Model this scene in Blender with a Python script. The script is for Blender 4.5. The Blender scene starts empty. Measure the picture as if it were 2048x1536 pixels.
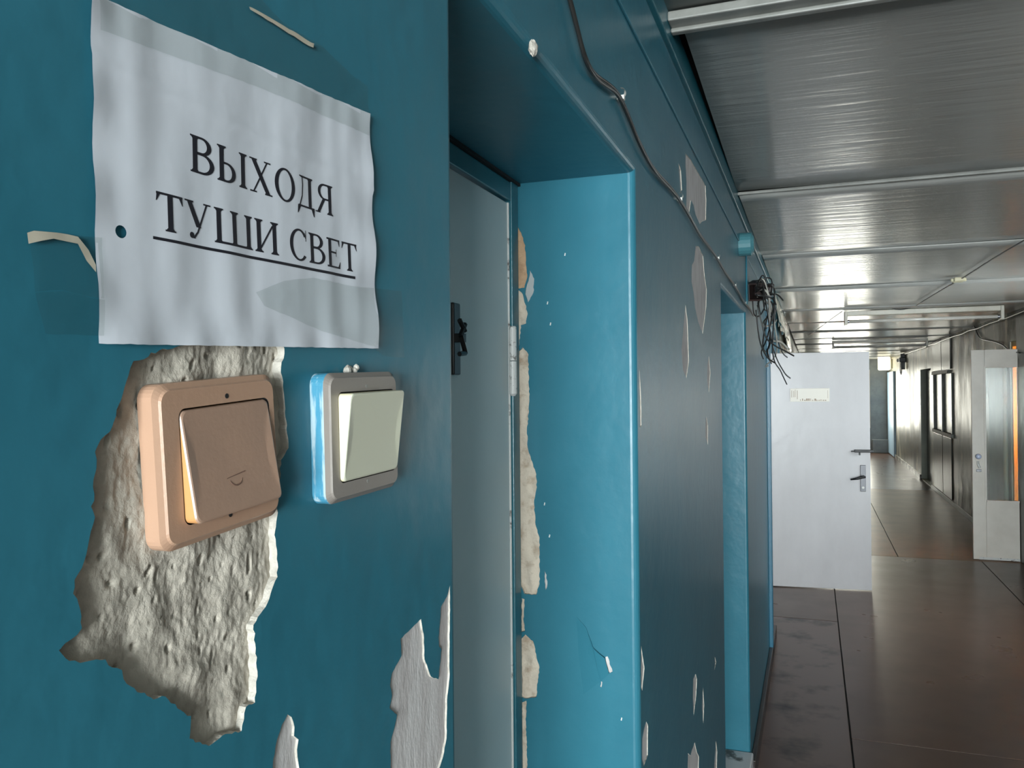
import bpy, bmesh, math, random
from mathutils import Vector, Matrix, noise
from mathutils.geometry import delaunay_2d_cdt

R = random.Random(7)
SC = bpy.context.scene
COL = SC.collection

# ------------------------------------------------------------------ camera
# world: +Y runs down the corridor, left wall face is x = 0, floor is z = 0
FPX = 1640.0
CAM = Vector((0.262, 0.0, 1.65))
YAW = math.atan(601.0 / FPX)
PITCH = 13.0 / FPX
ROLL = math.radians(0.5)
_F = Vector((-math.sin(YAW) * math.cos(PITCH), math.cos(YAW) * math.cos(PITCH), math.sin(PITCH)))
_R0 = Vector((math.cos(YAW), math.sin(YAW), 0))
_U0 = _R0.cross(_F)
_R = _R0 * math.cos(ROLL) - _U0 * math.sin(ROLL)
_U = _U0 * math.cos(ROLL) + _R0 * math.sin(ROLL)
cam_data = bpy.data.cameras.new('camera')
cam_data.sensor_width = 36.0
cam_data.lens = FPX / 2048.0 * 36.0
cam_data.clip_start = 0.02
cam = bpy.data.objects.new('camera', cam_data)
M = Matrix((_R, _U, -_F)).transposed().to_4x4()
M.translation = CAM
cam.matrix_world = M
COL.objects.link(cam)
SC.camera = cam

# ------------------------------------------------------------------ world, daylight, exposure
SC.view_settings.view_transform = 'Standard'
SC.view_settings.look = 'None'
SC.view_settings.exposure = 0.0
SC.view_settings.gamma = 1.0
SC.view_settings.use_curve_mapping = False
w = bpy.data.worlds.new('sky')
SC.world = w
w.use_nodes = True
w.node_tree.nodes['Background'].inputs[0].default_value = (0.80, 0.90, 1.0, 1)
w.node_tree.nodes['Background'].inputs[1].default_value = 6.0

def daylight(name, loc, size, energy, color, direction):
    l = bpy.data.lights.new(name, 'AREA')
    l.shape = 'RECTANGLE'
    l.size, l.size_y = size
    l.energy = energy
    l.color = color
    o = bpy.data.objects.new(name, l)
    o.location = loc
    o.rotation_euler = Vector(direction).to_track_quat('-Z', 'Z').to_euler()
    COL.objects.link(o)
    return o

RX = 2.07          # right wall face
H = 2.36           # ceiling panels
YN, YF = -4.4, 22.6
daylight('daylight_near_window', (1.15, YN - 0.10, 1.45), (1.7, 1.5), 840, (0.92, 0.96, 1.0), (0, 1, 0))
daylight('daylight_far_window', (1.03, YF + 0.12, 1.35), (1.2, 1.5), 100, (1.0, 0.90, 0.73), (0, -1, 0))
daylight('fill_right_window', (RX + 0.14, 6.35, 1.45), (1.7, 1.4), 16, (1.0, 0.97, 0.93), (-1, 0, 0))  # light of an unseen window, put in to brighten mid corridor and white door
daylight('daylight_side_window', (RX + 0.45, 9.03, 1.35), (0.5, 1.6), 240, (1.0, 0.86, 0.62), (-1, 0, -0.05))

# ------------------------------------------------------------------ helpers
def ray(px, py):
    return (_F + _R * ((px - 1024) / FPX) + _U * ((768 - py) / FPX))

def on_x(px, py, x=0.0):
    d = ray(px, py); t = (x - CAM.x) / d.x
    return CAM + d * t
def on_y(px, py, y):
    d = ray(px, py); t = (y - CAM.y) / d.y
    return CAM + d * t
def on_z(px, py, z=0.0):
    d = ray(px, py); t = (z - CAM.z) / d.z
    return CAM + d * t

def wl(px, py):            # left wall point -> (Y, z)
    p = on_x(px, py, 0.0)
    return (p.y, p.z)

class MB:
    def __init__(s):
        s.v = []; s.f = []; s.mi = []
    def add(s, vs, fs, mi=0):
        b = len(s.v)
        s.v += [tuple(p) for p in vs]
        s.f += [tuple(i + b for i in f) for f in fs]
        s.mi += [mi] * len(fs)
        return s
    def box(s, lo, hi, mat=None, mi=0):
        x0, y0, z0 = lo; x1, y1, z1 = hi
        vs = [Vector(p) for p in ((x0,y0,z0),(x1,y0,z0),(x1,y1,z0),(x0,y1,z0),(x0,y0,z1),(x1,y0,z1),(x1,y1,z1),(x0,y1,z1))]
        if mat is not None: vs = [mat @ p for p in vs]
        return s.add(vs, [(0,3,2,1),(4,5,6,7),(0,1,5,4),(1,2,6,5),(2,3,7,6),(3,0,4,7)], mi)
    def tube(s, path, r, n=8, mi=0):
        P = [Vector(p) for p in path]
        rings = []
        up = Vector((0.13, 0.21, 0.97)).normalized()
        for i, p in enumerate(P):
            t = (P[min(i+1, len(P)-1)] - P[max(i-1, 0)])
            if t.length < 1e-9: t = Vector((0, 1, 0))
            t.normalize()
            a = t.cross(up)
            if a.length < 1e-3: a = t.cross(Vector((1, 0, 0)))
            a.normalize(); b = t.cross(a)
            rr = r[i] if isinstance(r, (list, tuple)) else r
            rings.append([p + a * math.cos(2*math.pi*k/n) * rr + b * math.sin(2*math.pi*k/n) * rr for k in range(n)])
        vs = [q for g in rings for q in g]
        fs = []
        for i in range(len(P) - 1):
            for k in range(n):
                k2 = (k + 1) % n
                fs.append((i*n+k, (i+1)*n+k, (i+1)*n+k2, i*n+k2))
        fs.append(tuple(range(n))); fs.append(tuple((len(P)-1)*n + k for k in reversed(range(n))))
        return s.add(vs, fs, mi)
    def strip(s, rows, mi=0, close=False):
        n = len(rows[0]); vs = [q for g in rows for q in g]; fs = []
        for i in range(len(rows) - 1):
            for k in range(n if close else n - 1):
                k2 = (k + 1) % n
                fs.append((i*n+k, i*n+k2, (i+1)*n+k2, (i+1)*n+k))
        return s.add(vs, fs, mi)
    def build(s, name, mats, parent=None, smooth=False, bevel=0.0, seg=2, recalc=True):
        me = bpy.data.meshes.new(name)
        me.from_pydata(s.v, [], s.f)
        if not isinstance(mats, (list, tuple)): mats = [mats]
        for m in mats: me.materials.append(m)
        me.polygons.foreach_set('material_index', s.mi)
        if recalc:
            bm = bmesh.new(); bm.from_mesh(me)
            bmesh.ops.recalc_face_normals(bm, faces=bm.faces)
            bm.to_mesh(me); bm.free()
        if smooth:
            me.polygons.foreach_set('use_smooth', [True] * len(me.polygons))
        me.update()
        o = bpy.data.objects.new(name, me)
        COL.objects.link(o)
        if parent is not None: o.parent = parent
        if bevel > 0:
            b = o.modifiers.new('bevel', 'BEVEL'); b.width = bevel; b.segments = seg
            b.limit_method = 'ANGLE'; b.angle_limit = math.radians(35)
        return o

def empty(name, loc=(0, 0, 0)):
    o = bpy.data.objects.new(name, None); o.empty_display_size = 0.1
    COL.objects.link(o)
    return o
def tag(o, label, cat, kind=None, group=None):
    o['label'] = label; o['category'] = cat
    if kind: o['kind'] = kind
    if group: o['group'] = group
    return o

def inside(p, poly):
    x, y = p; c = False; n = len(poly); j = n - 1
    for i in range(n):
        xi, yi = poly[i]; xj, yj = poly[j]
        if (yi > y) != (yj > y) and x < (xj - xi) * (y - yi) / (yj - yi) + xi: c = not c
        j = i
    return c

def cdt(outer, holes=(), extra=()):
    pts = []; edges = []
    for loop in [outer] + list(holes):
        b = len(pts); n = len(loop)
        pts += [Vector(p) for p in loop]
        edges += [(b + i, b + (i + 1) % n) for i in range(n)]
    pts += [Vector(p) for p in extra]
    r = delaunay_2d_cdt(pts, edges, [], 0, 1e-7)
    vs, fs = r[0], r[2]
    boxes = [(min(p[0] for p in h), max(p[0] for p in h), min(p[1] for p in h), max(p[1] for p in h)) for h in holes]
    out = []
    for f in fs:
        c = (sum(vs[i][0] for i in f) / len(f), sum(vs[i][1] for i in f) / len(f))
        if not inside(c, outer): continue
        if any(bx[0] <= c[0] <= bx[1] and bx[2] <= c[1] <= bx[3] and inside(c, h) for h, bx in zip(holes, boxes)): continue
        out.append(f)
    return vs, out

def rough(poly, step, amp, seed=0):
    rr = random.Random(seed); out = []; n = len(poly)
    for i in range(n):
        a = Vector(poly[i]); b = Vector(poly[(i + 1) % n]); d = b - a; L = d.length
        if L < 1e-9: continue
        k = max(1, int(L / step)); nrm = Vector((-d.y, d.x)) / L
        for j in range(k):
            t = j / k
            q = a + d * t
            if j: q = q + nrm * rr.uniform(-amp, amp) + d / L * rr.uniform(-amp, amp) * 0.4
            out.append((q.x, q.y))
    return out

def grow(poly, e):
    cx = sum(p[0] for p in poly) / len(poly); cy = sum(p[1] for p in poly) / len(poly)
    x0 = min(p[0] for p in poly) - e; x1 = max(p[0] for p in poly) + e
    y0 = min(p[1] for p in poly) - e; y1 = max(p[1] for p in poly) + e
    return [(x0, y0), (x1, y0), (x1, y1), (x0, y1)]

# ------------------------------------------------------------------ materials
def srgb(r, g, b):
    f = lambda c: (c / 255) / 12.92 if c / 255 <= 0.04045 else ((c / 255 + 0.055) / 1.055) ** 2.4
    return (f(r), f(g), f(b), 1)

def mat(name, col, rough_=0.5, metal=0.0, spec=0.5, col2=None, nscale=6.0, nmap=(1, 1, 1), namt=(0.4, 0.7),
        bump=0.0, bscale=30.0, bmap=None, bump2=0.0, b2scale=200.0, b2map=None, bdist=0.002, b2dist=0.001, col3=None, n3scale=20, n3map=(1,1,1), n3amt=(0.55, 0.65),
        rough2=None, emit=None, estr=0.0, coat=0.0, detail=6.0):
    m = bpy.data.materials.new(name); m.use_nodes = True
    nt = m.node_tree; N = nt.nodes; L = nt.links
    p = N['Principled BSDF']
    p.inputs['Base Color'].default_value = col
    p.inputs['Roughness'].default_value = rough_
    p.inputs['Metallic'].default_value = metal
    p.inputs['Specular IOR Level'].default_value = spec
    p.inputs['Coat Weight'].default_value = coat
    p.inputs['Coat Roughness'].default_value = 0.12
    tc = N.new('ShaderNodeTexCoord')
    def ntex(scale, mp, det):
        mapn = N.new('ShaderNodeMapping'); mapn.inputs['Scale'].default_value = mp or (1, 1, 1)
        L.new(tc.outputs['Object'], mapn.inputs[0])
        n = N.new('ShaderNodeTexNoise'); n.inputs['Scale'].default_value = scale; n.inputs['Detail'].default_value = det
        n.inputs['Roughness'].default_value = 0.6
        L.new(mapn.outputs[0], n.inputs['Vector']); return n
    def ramp(src, a, b):
        r = N.new('ShaderNodeMapRange'); r.inputs[1].default_value = a; r.inputs[2].default_value = b
        L.new(src, r.inputs[0]); return r
    last = None
    if col2:
        n = ntex(nscale, nmap, detail); r = ramp(n.outputs[0], *namt)
        mx = N.new('ShaderNodeMix'); mx.data_type = 'RGBA'
        mx.inputs[6].default_value = col; mx.inputs[7].default_value = col2
        L.new(r.outputs[0], mx.inputs[0]); last = mx.outputs[2]
        if rough2 is not None:
            rr = N.new('ShaderNodeMapRange'); rr.inputs[3].default_value = rough_; rr.inputs[4].default_value = rough2
            L.new(r.outputs[0], rr.inputs[0]); L.new(rr.outputs[0], p.inputs['Roughness'])
    if col3:
        n = ntex(n3scale, n3map, detail); r = ramp(n.outputs[0], *n3amt)
        mx = N.new('ShaderNodeMix'); mx.data_type = 'RGBA'
        if last: L.new(last, mx.inputs[6])
        else: mx.inputs[6].default_value = col
        mx.inputs[7].default_value = col3
        L.new(r.outputs[0], mx.inputs[0]); last = mx.outputs[2]
    if last: L.new(last, p.inputs['Base Color'])
    nrm = None
    for st, sc_, mp, dist in ((bump, bscale, bmap, bdist), (bump2, b2scale, b2map, b2dist)):
        if st > 0:
            n = ntex(sc_, mp, 3.0)
            b = N.new('ShaderNodeBump'); b.inputs['Strength'].default_value = st; b.inputs['Distance'].default_value = dist
            L.new(n.outputs[0], b.inputs['Height'])
            if nrm: L.new(nrm, b.inputs['Normal'])
            nrm = b.outputs[0]
    if nrm: L.new(nrm, p.inputs['Normal'])
    if emit:
        p.inputs['Emission Color'].default_value = emit; p.inputs['Emission Strength'].default_value = estr
    return m

def glass_mat(name, tint=(0.95, 0.97, 0.96, 1), refl=0.12, rough_=0.03):
    m = bpy.data.materials.new(name); m.use_nodes = True
    nt = m.node_tree; N = nt.nodes; L = nt.links
    N.remove(N['Principled BSDF'])
    t = N.new('ShaderNodeBsdfTransparent'); t.inputs[0].default_value = tint
    g = N.new('ShaderNodeBsdfGlossy'); g.inputs['Roughness'].default_value = rough_
    x = N.new('ShaderNodeMixShader'); x.inputs[0].default_value = refl
    L.new(t.outputs[0], x.inputs[1]); L.new(g.outputs[0], x.inputs[2])
    L.new(x.outputs[0], N['Material Output'].inputs[0])
    return m

TEAL = mat('teal_oil_paint', (0.024, 0.138, 0.190, 1), 0.33, spec=0.32, col2=(0.030, 0.158, 0.214, 1), nscale=5, namt=(0.35, 0.7),
           bump=0.25, bscale=9, bdist=0.008, bump2=0.2, b2scale=60, b2dist=0.0012)
TEALD = mat('teal_trim_paint', (0.018, 0.135, 0.175, 1), 0.3, col2=(0.012, 0.10, 0.135, 1), nscale=8, bump=0.2, bscale=40)
TEALB = mat('blue_frame_paint', (0.02, 0.14, 0.22, 1), 0.35, bump=0.2, bscale=40)
OLD = mat('old_peeling_paint', (0.30, 0.30, 0.245, 1), 0.34, spec=0.4, col2=(0.10, 0.10, 0.078, 1), nscale=1.6, nmap=(1, 1, 0.45), namt=(0.45, 0.68), rough2=0.5,
          col3=(0.66, 0.61, 0.48, 1), n3scale=2.6, n3map=(1, 1, 0.42), n3amt=(0.555, 0.60), bump=0.4, bscale=2.6, bmap=(1, 1, 0.42), bdist=0.02)
OLDD = mat('dark_grey_green_paint', (0.09, 0.10, 0.09, 1), 0.35, col2=(0.05, 0.055, 0.05, 1), nscale=3, bump=0.3, bscale=12, bdist=0.01)
PRIMER = mat('bare_primer', (0.52, 0.50, 0.49, 1), 0.85, col2=(0.40, 0.37, 0.36, 1), nscale=40, nmap=(1, 1, 0.3), namt=(0.45, 0.65),
             bump=0.5, bscale=260, bdist=0.001, bmap=(1, 1, 0.4))
PLASTER = mat('rough_plaster', (0.50, 0.455, 0.385, 1), 0.95, col2=(0.29, 0.26, 0.215, 1), nscale=55, namt=(0.46, 0.72),
              bump=0.5, bscale=380, bdist=0.0012)
PLEDGE = mat('broken_plaster_edge', (0.46, 0.43, 0.38, 1), 0.9, col2=(0.30, 0.28, 0.24, 1), nscale=120, bump=0.5, bscale=300)
FOAM = mat('beige_filler', (0.60, 0.52, 0.42, 1), 0.8, col2=(0.36, 0.27, 0.19, 1), nscale=45, namt=(0.5, 0.7), bump=0.7, bscale=110, bdist=0.003)
TAN = mat('tan_filler', (0.50, 0.33, 0.20, 1), 0.8, col2=(0.36, 0.21, 0.12, 1), nscale=45, namt=(0.5, 0.7), bump=0.7, bscale=110, bdist=0.003)
GREYP = mat('grey_primer', (0.36, 0.38, 0.38, 1), 0.7, bump=0.3, bscale=120)
CEIL = mat('glossy_grey_panel', (0.46, 0.455, 0.425, 1), 0.24, col2=(0.41, 0.405, 0.38, 1), nscale=1.4, namt=(0.3, 0.7),
           bump=0.25, bscale=2.0, bmap=(0.7, 4, 1), bdist=0.006, bump2=0.8, b2scale=1.0, b2map=(2.2, 26, 1), b2dist=0.0032)
CAVITY = mat('dark_ceiling_void', (0.012, 0.011, 0.010, 1), 0.9)
ALU = mat('pale_metal_batten', (0.24, 0.24, 0.22, 1), 0.35, col2=(0.15, 0.15, 0.135, 1), nscale=12, bump=0.2, bscale=30)
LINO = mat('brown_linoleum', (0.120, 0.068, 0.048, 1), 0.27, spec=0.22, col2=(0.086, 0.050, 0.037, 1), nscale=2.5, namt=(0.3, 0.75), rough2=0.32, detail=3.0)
LINOG = mat('brown_linoleum_with_dirt', (0.120, 0.074, 0.058, 1), 0.28, spec=0.22, col2=(0.018, 0.013, 0.012, 1), nscale=3.5, namt=(0.52, 0.72), rough2=0.4, detail=4.0)
SUBF = mat('dark_subfloor', (0.012, 0.010, 0.009, 1), 0.9)
BASE = mat('dark_baseboard', (0.020, 0.013, 0.011, 1), 0.35, col2=(0.012, 0.008, 0.007, 1), nscale=20)
BASEW = mat('worn_glint_baseboard', (0.45, 0.44, 0.40, 1), 0.3, col2=(0.08, 0.07, 0.06, 1), nscale=3, namt=(0.45, 0.55), bump=0.3, bscale=20)  # pale tone holds white chips and a specular glint painted in
DOORG = mat('pale_grey_door_paint', (0.55, 0.62, 0.62, 1), 0.4, col2=(0.50, 0.57, 0.57, 1), nscale=4, bump=0.15, bscale=60)
DOORW = mat('white_door_paint', (0.57, 0.55, 0.555, 1), 0.3, col2=(0.48, 0.46, 0.465, 1), nscale=2.0, nmap=(1, 1, 0.4), bump=0.25, bscale=7, bdist=0.006)
DOORC = mat('cream_door_paint', (0.72, 0.67, 0.60, 1), 0.35, col2=(0.64, 0.59, 0.52, 1), nscale=5, bump=0.15, bscale=40)
CHIP = mat('chipped_edge_white', (0.62, 0.62, 0.60, 1), 0.6, col2=(0.12, 0.10, 0.09, 1), nscale=30, namt=(0.6, 0.66), bump=0.4, bscale=100)
HINGE = mat('white_painted_hinge', (0.62, 0.62, 0.60, 1), 0.4, col2=(0.22, 0.21, 0.19, 1), nscale=120, namt=(0.56, 0.66), bump=0.4, bscale=200)
BLACK = mat('black_metal', (0.012, 0.012, 0.013, 1), 0.4)
STEEL = mat('tarnished_steel', (0.16, 0.16, 0.17, 1), 0.35, metal=0.7)
PAPER = mat('white_paper', (0.56, 0.585, 0.63, 1), 0.6, bump=0.12, bscale=30, bdist=0.004)
INK = mat('black_ink', (0.010, 0.010, 0.016, 1), 0.5)
BROWNP = mat('brown_plastic', (0.40, 0.245, 0.165, 1), 0.35, bump=0.06, bscale=300)
BROWNR = mat('brown_plastic_rocker', (0.35, 0.222, 0.158, 1), 0.35, col2=(0.31, 0.20, 0.145, 1), nscale=25, bump=0.05, bscale=300)
ORANGEP = mat('amber_plastic', (0.52, 0.26, 0.10, 1), 0.35)
GREYPL = mat('grey_plastic', (0.225, 0.20, 0.178, 1), 0.4, bump=0.06, bscale=300)
SMEAR = mat('blue_paint_smears', (0.34, 0.45, 0.50, 1), 0.4, col2=(0.05, 0.22, 0.33, 1), nscale=150, nmap=(1, 1, 0.10), namt=(0.42, 0.50), bump=0.3, bscale=100)
CREAM = mat('cream_plastic', (0.56, 0.56, 0.44, 1), 0.3)
CREAMY = mat('yellowed_plastic', (0.72, 0.66, 0.44, 1), 0.35)
DARKG = mat('dark_gap', (0.006, 0.006, 0.007, 1), 0.8)
CABLE = mat('dark_cable_sheath', (0.022, 0.022, 0.021, 1), 0.35, bump=0.2, bscale=200)
CABLEW = mat('pale_wire', (0.45, 0.43, 0.38, 1), 0.4)
CLIP = mat('white_clip_plastic', (0.72, 0.71, 0.66, 1), 0.4)
RUST = mat('rust_brown_box', (0.035, 0.015, 0.012, 1), 0.5, col2=(0.010, 0.008, 0.008, 1), nscale=20, bump=0.5, bscale=40)
TEALBOX = mat('pale_teal_box', (0.06, 0.19, 0.22, 1), 0.3, bump=0.2, bscale=30)
LAMPW = mat('lamp_housing_cream', (0.66, 0.63, 0.54, 1), 0.35, col2=(0.5, 0.46, 0.38, 1), nscale=6)
TUBEM = mat('unlit_glass_tube', (0.75, 0.72, 0.66, 1), 0.12)
FILM = mat('clear_sheet_reflecting', (0.45, 0.42, 0.34, 1), 0.2, bump=0.5, bscale=10)
PANE = glass_mat('window_glass', refl=0.10)
PANE2 = glass_mat('door_glass', (0.88, 0.92, 0.90, 1), refl=0.14)
TAPEM = glass_mat('clear_tape', (0.92, 0.94, 0.93, 1), refl=0.07, rough_=0.3)
TAPEE = mat('dusty_tape_edge', (0.42, 0.38, 0.30, 1), 0.6)
def cloth_mat(name, col):
    m = bpy.data.materials.new(name); m.use_nodes = True
    nt = m.node_tree; N = nt.nodes; L = nt.links
    N.remove(N['Principled BSDF'])
    d = N.new('ShaderNodeBsdfDiffuse'); d.inputs[0].default_value = col
    t = N.new('ShaderNodeBsdfTranslucent'); t.inputs[0].default_value = col
    x = N.new('ShaderNodeMixShader'); x.inputs[0].default_value = 0.6
    L.new(d.outputs[0], x.inputs[1]); L.new(t.outputs[0], x.inputs[2]); L.new(x.outputs[0], N['Material Output'].inputs[0])
    return m
CURTAIN = cloth_mat('orange_curtain', (1.0, 0.60, 0.17, 1))
YELLOWF = mat('yellow_wood_frame', (0.80, 0.62, 0.30, 1), 0.5)
PALEBLUE = mat('daylit_blue_door', (0.42, 0.60, 0.78, 1), 0.4, col2=(0.36, 0.52, 0.68, 1), nscale=4)  # pale blue of daylight on the far door, put into its colour
PALEG = mat('pale_green_paint', (0.50, 0.53, 0.44, 1), 0.45, col2=(0.40, 0.43, 0.36, 1), nscale=4)
PLAIN = mat('plain_grey_plaster', (0.30, 0.32, 0.33, 1), 0.6, col2=(0.22, 0.24, 0.26, 1), nscale=5)
BOARD = mat('dark_grey_board', (0.10, 0.10, 0.085, 1), 0.3, col2=(0.055, 0.055, 0.045, 1), nscale=6, nmap=(1, 1, 0.2), bump=0.3, bscale=10, bdist=0.01)
FROST = mat('pale_frosted_pane', (0.62, 0.66, 0.62, 1), 0.32, spec=0.3)
GLOW = mat('lit_lamp_glass', (0.9, 0.85, 0.65, 1), 0.4, emit=(1.0, 0.90, 0.62, 1), estr=3.0)
WORN = mat('worn_white_threshold', (0.55, 0.55, 0.55, 1), 0.5, col2=(0.10, 0.09, 0.08, 1), nscale=14, namt=(0.5, 0.6), bump=0.3, bscale=60)

# ------------------------------------------------------------------ left wall, key dimensions
Y1A = wl(912, 776)[0]; Y1B = wl(1273, 776)[0]
ZS1 = wl(1271, 347)[1]
Y2A = wl(1444, 776)[0]; Y2B = wl(1493, 776)[0]
ZS2 = wl(1487, 621)[1]
Y3A = wl(1541, 776)[0]; Y3B = 7.42
ZS3 = 2.04
TH = 0.195
RAD = 0.011

def P1(px, py, s, ox, oy, pts):
    return [(ox + a / s, oy + b / s) for a, b in pts]
def lw(pts): return [wl(a, b) for a, b in pts]

plaster_px = [(368,691),(335,699),(302,705),(289,718),(267,722),(261,735),(253,762),(237,811),(220,863),(201,880),(190,904),(193,937),(187,959),(189,989),(182,1013),(190,1035),(179,1076),(169,1121),(149,1160),(146,1187),(158,1211),(164,1256),(145,1277),(118,1301),(139,1322),(160,1326),(211,1319),(217,1331),(244,1340),(247,1358),(262,1373),(307,1399),(331,1393),(355,1417),(382,1432),(379,1477),(418,1492),(445,1471),(483,1462),(492,1414),(510,1405),(515,1343),(507,1250),(531,1214),(555,1154),(554,1100),(549,1070),(554,1035),(562,920),(577,896),(574,866),(569,800),(562,735),(569,707),(565,680),(380,676)]
c7 = lambda pts: [(1340 + a / 3.2, 240 + b / 3.2) for a, b in pts]
c8 = lambda pts: [(1120 + a / 4.57, 1200 + b / 4.57) for a, b in pts]
bare_px = [
 [(575,1429),(564,1449),(554,1479),(546,1522),(544,1570),(600,1570),(597,1527),(594,1499),(597,1479),(588,1472),(589,1454),(583,1434)],
 [(900,1171),(894,1193),(882,1213),(881,1230),(877,1276),(878,1293),(883,1298),(877,1359),(862,1353),(849,1318),(848,1276),(842,1238),(817,1263),(801,1278),(803,1311),(784,1346),(780,1371),(784,1391),(779,1416),(794,1429),(788,1459),(781,1484),(781,1570),(868,1570),(886,1514),(893,1477),(894,1401),(899,1356),(899,1300),(900,1213)],
 c7([(100,215),(130,250),(170,320),(228,420),(232,520),(230,640),(205,650),(190,665),(165,610),(150,540),(135,515),(125,580),(118,610),(104,560),(106,400),(100,300)]),
 c7([(150,125),(185,210),(180,260),(140,200)]),
 c7([(195,200),(240,290),(238,350),(210,310),(190,260)]),
 c7([(55,275),(70,320),(77,450),(68,460),(57,330)]),
 c7([(165,805),(185,810),(212,870),(222,1000),(235,1080),(232,1200),(210,1370),(180,1290),(160,1200),(150,1100),(137,1030),(140,930),(155,900)]),
 [(1371,609),(1375,640),(1378,721),(1373,757),(1366,740),(1363,700),(1365,677)],
 [(1418,712),(1421,745),(1418,786),(1414,760),(1415,730)],
 [(1413,833),(1416,850),(1416,890),(1411,875),(1411,850)],
 c8([(1240,675),(1252,720),(1245,880),(1222,1060),(1215,900),(1218,720)]),
 c8([(1308,800),(1318,960),(1310,1130),(1298,980)]),
 c8([(1232,1300),(1250,1390),(1270,1430),(1265,1640),(1165,1640),(1170,1400),(1190,1420)]),
 c8([(1425,1285),(1437,1380),(1430,1640),(1403,1640),(1418,1400)]),
 c8([(1415,515),(1428,570),(1412,640),(1416,580)]),
 c8([(742,420),(772,620),(752,830),(740,800),(742,600)]),
 c8([(790,1110),(805,1150),(802,1420),(765,1520),(750,1460),(752,1270),(766,1190)]),
 [(1279,740),(1282,790),(1283,850),(1280,855),(1279,800)],
 [(1251,2),(1262,8),(1266,24),(1258,20)],
]
plaster = rough(lw(plaster_px), 0.0022, 0.0007, 3)
bare = [rough(lw(p), 0.006 if i > 1 else 0.0028, 0.0010 if i > 1 else 0.0004, 20 + i) for i, p in enumerate(bare_px)]

wall = MB()
def add_panel(mb, P, outer, holes, depths, mi=0, lip_mi=1, extra=()):
    vs, fs = cdt(outer, holes, extra)
    mb.add([P(v[0], v[1], 0.0) for v in vs], fs, mi)
    for h, d in zip(holes, depths):
        n = len(h)
        mb.add([P(a, b, 0.0) for a, b in h] + [P(a, b, d) for a, b in h],
               [(i, (i + 1) % n, n + (i + 1) % n, n + i) for i in range(n)], lip_mi)
PW = lambda u, v, d: (-d, u, v)

outer = [(YN, 0), (Y1A - RAD, 0), (Y1A - RAD, ZS1 + RAD), (Y1B + RAD, ZS1 + RAD), (Y1B + RAD, 0),
         (Y2A - RAD, 0), (Y2A - RAD, ZS2 + RAD), (Y2B + RAD, ZS2 + RAD), (Y2B + RAD, 0),
         (Y3A, 0), (Y3A, ZS3), (Y3B, ZS3), (Y3B, H + 0.06), (YN, H + 0.06)]
add_panel(wall, PW, outer, [plaster] + bare, [0.010] + [0.0018] * len(bare))
# far part of the wall, older paint
vs, fs = cdt([(Y3B, 0), (YF, 0), (YF, H + 0.06), (Y3B, H + 0.06)])
wall.add([PW(v[0], v[1], 0) for v in vs], fs, 2)

def arc(c0, a0, a1, r, n=5):
    return [(c0[0] + r * math.cos(a0 + (a1 - a0) * i / n), c0[1] + r * math.sin(a0 + (a1 - a0) * i / n)) for i in range(n + 1)]
def opening(ya, yb, zs, th, r, far_panel=None):
    # near jamb edge, far jamb edge and lintel edge are softly rounded plaster corners
    zz = [0, 0.4, 0.8, 1.2, 1.6, zs, zs + r]
    def wob(z, s): return 0.0025 * noise.noise(Vector((s, z * 2.3, 0.7)))
    near = arc((-r, ya - r), 0, math.pi / 2, r)         # (x, y)
    wall.strip([[(x, y + wob(z, ya) * 0, z) for x, y in near] for z in zz])
    far = arc((-r, yb + r), -math.pi / 2, 0, r)
    wall.strip([[(x, y, z) for x, y in far] for z in zz])
    lin = arc((-r, zs + r), -math.pi / 2, 0, r)         # (x, z)
    wall.strip([[(x, y, z) for x, z in lin] for y in (ya - r, ya, (ya + yb) / 2, yb, yb + r)])
    wall.strip([[(-r, ya, 0), (-th - 0.05, ya, 0)], [(-r, ya, zs), (-th - 0.05, ya, zs)]])
    if far_panel is None:
        wall.strip([[(-r, yb, 0), (-th - 0.05, yb, 0)], [(-r, yb, zs), (-th - 0.05, yb, zs)]])
    wall.strip([[(-r, ya, zs), (-th - 0.05, ya, zs)], [(-r, yb, zs), (-th - 0.05, yb, zs)]])

# doorway 1 far jamb with broken-out filler beside the frame
def rv(px, py):
    p = on_y(px, py, Y1B); return (p.x, p.z)
c5 = lambda pts: [(1000 + a / 3.07, 380 + b / 3.07) for a, b in pts]
c6 = lambda pts: [(1000 + a / 2.275, 860 + b / 2.275) for a, b in pts]
rev_px = [
 (c5([(92,190),(112,230),(135,280),(155,340),(160,430),(168,520),(150,600),(105,605),(90,560),(82,350)]), 'tan'),
 (c5([(182,490),(210,545),(205,630),(172,690),(156,640),(160,604),(174,560)]), 'grey'),
 (c5([(106,612),(140,640),(155,700),(170,760),(160,820),(128,830),(118,955),(106,950),(102,800)]), 'foam'),
 (c5([(140,965),(175,1010),(175,1130),(180,1300),(165,1480)]) + c6([(128,90),(165,200),(168,260),(155,320),(160,420),(180,490),(180,700),(165,750),(110,745),(93,700),(85,400),(80,0)]) + c5([(107,1400),(110,1200),(115,990)]), 'foam'),
 (c6([(115,930),(150,960),(180,1080),(165,1215),(122,1222),(100,1215),(92,960)]), 'foam'),
 (c6([(98,1240),(120,1232),(118,1340),(125,1500),(115,1600),(94,1600)]), 'foam'),
 (c6([(98,765),(112,770),(112,800),(106,860),(114,915),(96,920)]), 'foam'),
 (c6([(202,640),(212,660),(214,715),(208,728),(203,690)]), 'primer'),
 (c8([(415,520),(435,515),(480,655),(455,668),(430,600)]), 'primer'),
 (c8([(375,742),(386,750),(378,800),(368,790)]), 'primer'),
]
rev = [(rough([rv(a, b) for a, b in p], 0.004, 0.0010, 60 + i), k) for i, (p, k) in enumerate(rev_px)]
PR = lambda u, v, d: (u, Y1B + d, v)
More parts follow.
